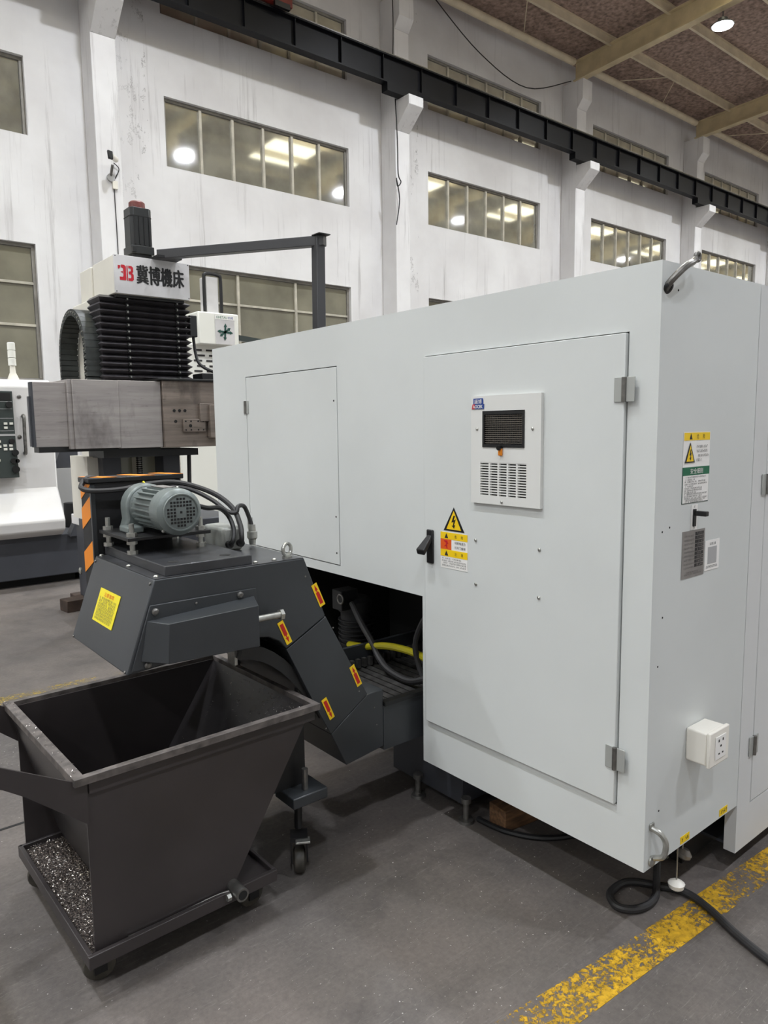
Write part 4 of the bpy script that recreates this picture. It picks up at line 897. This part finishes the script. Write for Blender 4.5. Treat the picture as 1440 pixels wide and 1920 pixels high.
# boom
bm_ = obj('boom_arm', MB().bar((2.14, 5.12, 2.775), (2.862, 4.10, 2.775), .062, .062), 'boom', cm, bevel=.003)
obj('boom_mount', MB().box(2.10, 2.28, 5.05, 5.24, 2.746, 2.762), 'black', cm); obj('boom_post', MB().bar((2.835, 4.14, 2.806), (2.80, 4.14, 0.0), .066, .066), 'boom', cm, bevel=.003); obj('boom_cap', MB().box(2.79, 2.88, 4.06, 4.15, 2.806, 2.812), 'black', cm)

# ================================================================== BACKGROUND MACHINES
bl = thing('cnc_lathe', (.9, 8.3, 0), 'white lathe with black control panel and grey base at far left', 'machine')
prof = [(7.80, .98), (7.80, 1.98), (7.86, 2.05), (8.9, 2.05), (8.9, .5), (7.72, .5), (7.62, .56), (7.60, .66), (7.68, .80)]
obj('lathe_body', MB().prism(prof, 'x', -1.2, 2.075), 'bgwhite', bl, bevel=.015)
obj('lathe_base', B(-1.2, 2.26, 7.75, 8.9, .08, .5), 'bgdark', bl, bevel=.01); obj('lathe_plinth', B(-1.2, 2.2, 7.85, 8.8, 0, .08), 'gap', bl)
cpn = obj('control_panel', MB().prism([(7.74, 1.52), (7.74, 1.93), (7.80, 1.93), (7.80, 1.10), (7.68, 1.10)], 'x', .9, 1.70), 'panel', bl, bevel=.006)
obj('panel_divider', B(.9, 1.70, 7.733, 7.745, 1.50, 1.52), 'bggrey', cpn)
for x, z, r in ((1.66, 1.80, .03), (1.66, 1.45, .025), (1.68, 1.34, .03), (1.66, 1.26, .028), (1.69, 1.26, .02), (1.67, 1.18, .034)):
    yy = 7.74-max(0, (1.52-z))*.143; obj('dial', MB().cyl((x, yy-.03, z), (x, yy, z), r, n=14), 'black', cpn)
for x, z in ((1.62, 1.62), (1.67, 1.62), (1.62, 1.58), (1.60, 1.41), (1.65, 1.41), (1.60, 1.375), (1.65, 1.375), (1.55, 1.45), (1.55, 1.40), (1.53, 1.27)):
    yy = 7.74-max(0, (1.52-z))*.143; obj('push_button', B(x-.015, x+.015, yy-.012, yy, z-.011, z+.011), 'button', cpn)
for z in (1.83, 1.76, 1.67, 1.55): obj('panel_line', B(1.45, 1.69, 7.737, 7.741, z-.002, z+.002), 'bggrey', cpn)
obj('display', B(1.52, 1.68, 7.735, 7.741, 1.84, 1.91), 'black', cpn)
obj('door_handle', MB().tube([(1.79, 7.80, 1.69), (1.79, 7.75, 1.68), (1.785, 7.745, 1.5), (1.785, 7.75, 1.34), (1.785, 7.80, 1.33)], .017, 8), 'steel', bl)
bolt(bl, (1.77, 7.80, 1.88), (0, -1, 0), .02, .012, 'steel'); bolt(bl, (1.75, 7.80, 1.49), (0, -1, 0), .02, .012, 'steel')
tw = obj('signal_tower', MB().rev((1.765, 7.95, 2.05), (0, 0, 1), [(0, .055), (.03, .045), (.07, .028), (.14, .024)], 16), 'cream', bl)
for i in range(3): obj('tower_light', MB().rev((1.765, 7.95, 2.19+i*.075), (0, 0, 1), [(0, .036), (.066, .036), (.072, .03)], 16), 'bgwhite2', tw)
obj('lathe_conveyor', MB().prism([(2.12, .47), (2.24, .47), (2.48, .98), (2.46, 1.06), (2.38, 1.04)], 'y', 7.66, 7.80), 'bgdark', bl, bevel=.01)
obj('pump_housing', MB().cyl((2.40, 8.5, .47), (2.40, 8.5, .74), .09, n=16), 'black_soft', bl); obj('conveyor_hopper', MB().prism([(2.36, 1.11), (2.64, 1.11), (2.64, 1.40), (2.48, 1.40)], 'y', 9.0, 9.3), 'bgdark', bl); obj('hopper_box', B(2.36, 2.64, 9.0, 9.3, .0, 1.11), 'bggrey', bl, bevel=.01)
obj('hopper_base', B(2.26, 2.95, 7.76, 8.7, .0, .47), 'bgdark', bl)
# post standing on wood blocks
ps = thing('support_post', (1.95, 6.5, .1), 'dark grey support post with white cap standing on two wooden blocks', 'post')
obj('post_plate', MB().box(1.885, 1.99, 6.46, 6.60, .10, .735), 'bgdark', ps, bevel=.004); obj('post_cap', B(1.86, 2.02, 6.42, 6.64, .735, .82), 'bgwhite', ps, bevel=.006); obj('post_knob', MB().rev((1.885, 6.5, .33), (-1, 0, 0), [(0, .03), (.02, .03), (.03, .015)], 12), 'zinc', ps); obj('post_rib', B(1.878, 1.886, 6.44, 6.46, .1, .73), 'steel', ps)
tag(obj('wood_block', B(1.70, 1.93, 6.40, 6.56, 0, .10).rot((1.8, 6.5, 0), 6), 'wood_dark', bevel=.005), 'dark wooden block lying on the floor in front of the grey post', 'wood block')
tag(obj('wood_block', B(1.83, 2.12, 6.57, 6.72, 0, .10), 'wood_dark', bevel=.005), 'dark wooden block under the foot of the grey post', 'wood block')
# pale machining centre behind the enclosure
mc = thing('machining_center', (4.7, 9.0, 0), 'cream machining centre with green arrow label rising behind the grey enclosure', 'machine')
obj('machine_body', MB().box(3.82, 5.6, 8.75, 10.2, 0, 2.62), 'bgwhite2', mc, bevel=.02)
hb = obj('spindle_head', MB().box(4.06, 4.62, 8.60, 9.3, 2.60, 3.00), 'bgwhite2', mc, bevel=.015)
obj('head_column', B(4.24, 4.41, 8.72, 8.9, 3.00, 3.46), 'signwhite', mc, bevel=.01)
obj('cable_duct', MB().tube([(4.215, 8.72, 3.0), (4.215, 8.72, 3.42), (4.23, 8.72, 3.48), (4.30, 8.72, 3.495), (4.42, 8.72, 3.48), (4.445, 8.72, 3.42), (4.445, 8.72, 3.0)], .022, 8), 'black', mc)
lb = rect((4.42, 8.595, 2.79), YR, YU, .27, .36, 'signwhite', mc, 'arrow_label'); rect((4.42, 8.592, 2.945), YR, YU, .27, .055, 'white', lb, 'label_band')
text('KHETAU', (4.38, 8.590, 2.945), YR, YU, .15, .032, 'green', lb); text('机械', (4.50, 8.590, 2.945), YR, YU, .07, .034, 'blue', lb)
for a in (90, 40, 0, 180, 220, 270):
    L_ = .11 if a in (90, 270, 0, 180) else .095; ca, sa = math.cos(R(a-4)), math.sin(R(a-4))
    flat([(ca*p-sa*q_, sa*p+ca*q_) for p, q_ in ((0, -.012), (L_*.6, -.012), (L_*.6, -.024), (L_, 0), (L_*.6, .024), (L_*.6, .012), (0, .012))], (4.42, 8.589, 2.765), YR, YU, 'teal', lb, 'axis_arrow')
s = None
for i in range(9):
    for j in range(3):
        obj('louvre_slot', B(4.05+j*.17+.04*(i % 2), 4.05+j*.17+.11+.04*(i % 2), 8.742, 8.75, 2.0+i*.066, 2.022+i*.066), 'print', mc)
obj('side_beam', MB().bar((4.62, 8.8, 2.74), (5.3, 8.7, 2.66), .06, .07), 'greenish', mc)
obj('junction_cabinet', B(3.35, 3.80, 8.85, 9.3, .0, 1.30), 'bgwhite2', mc, bevel=.01)
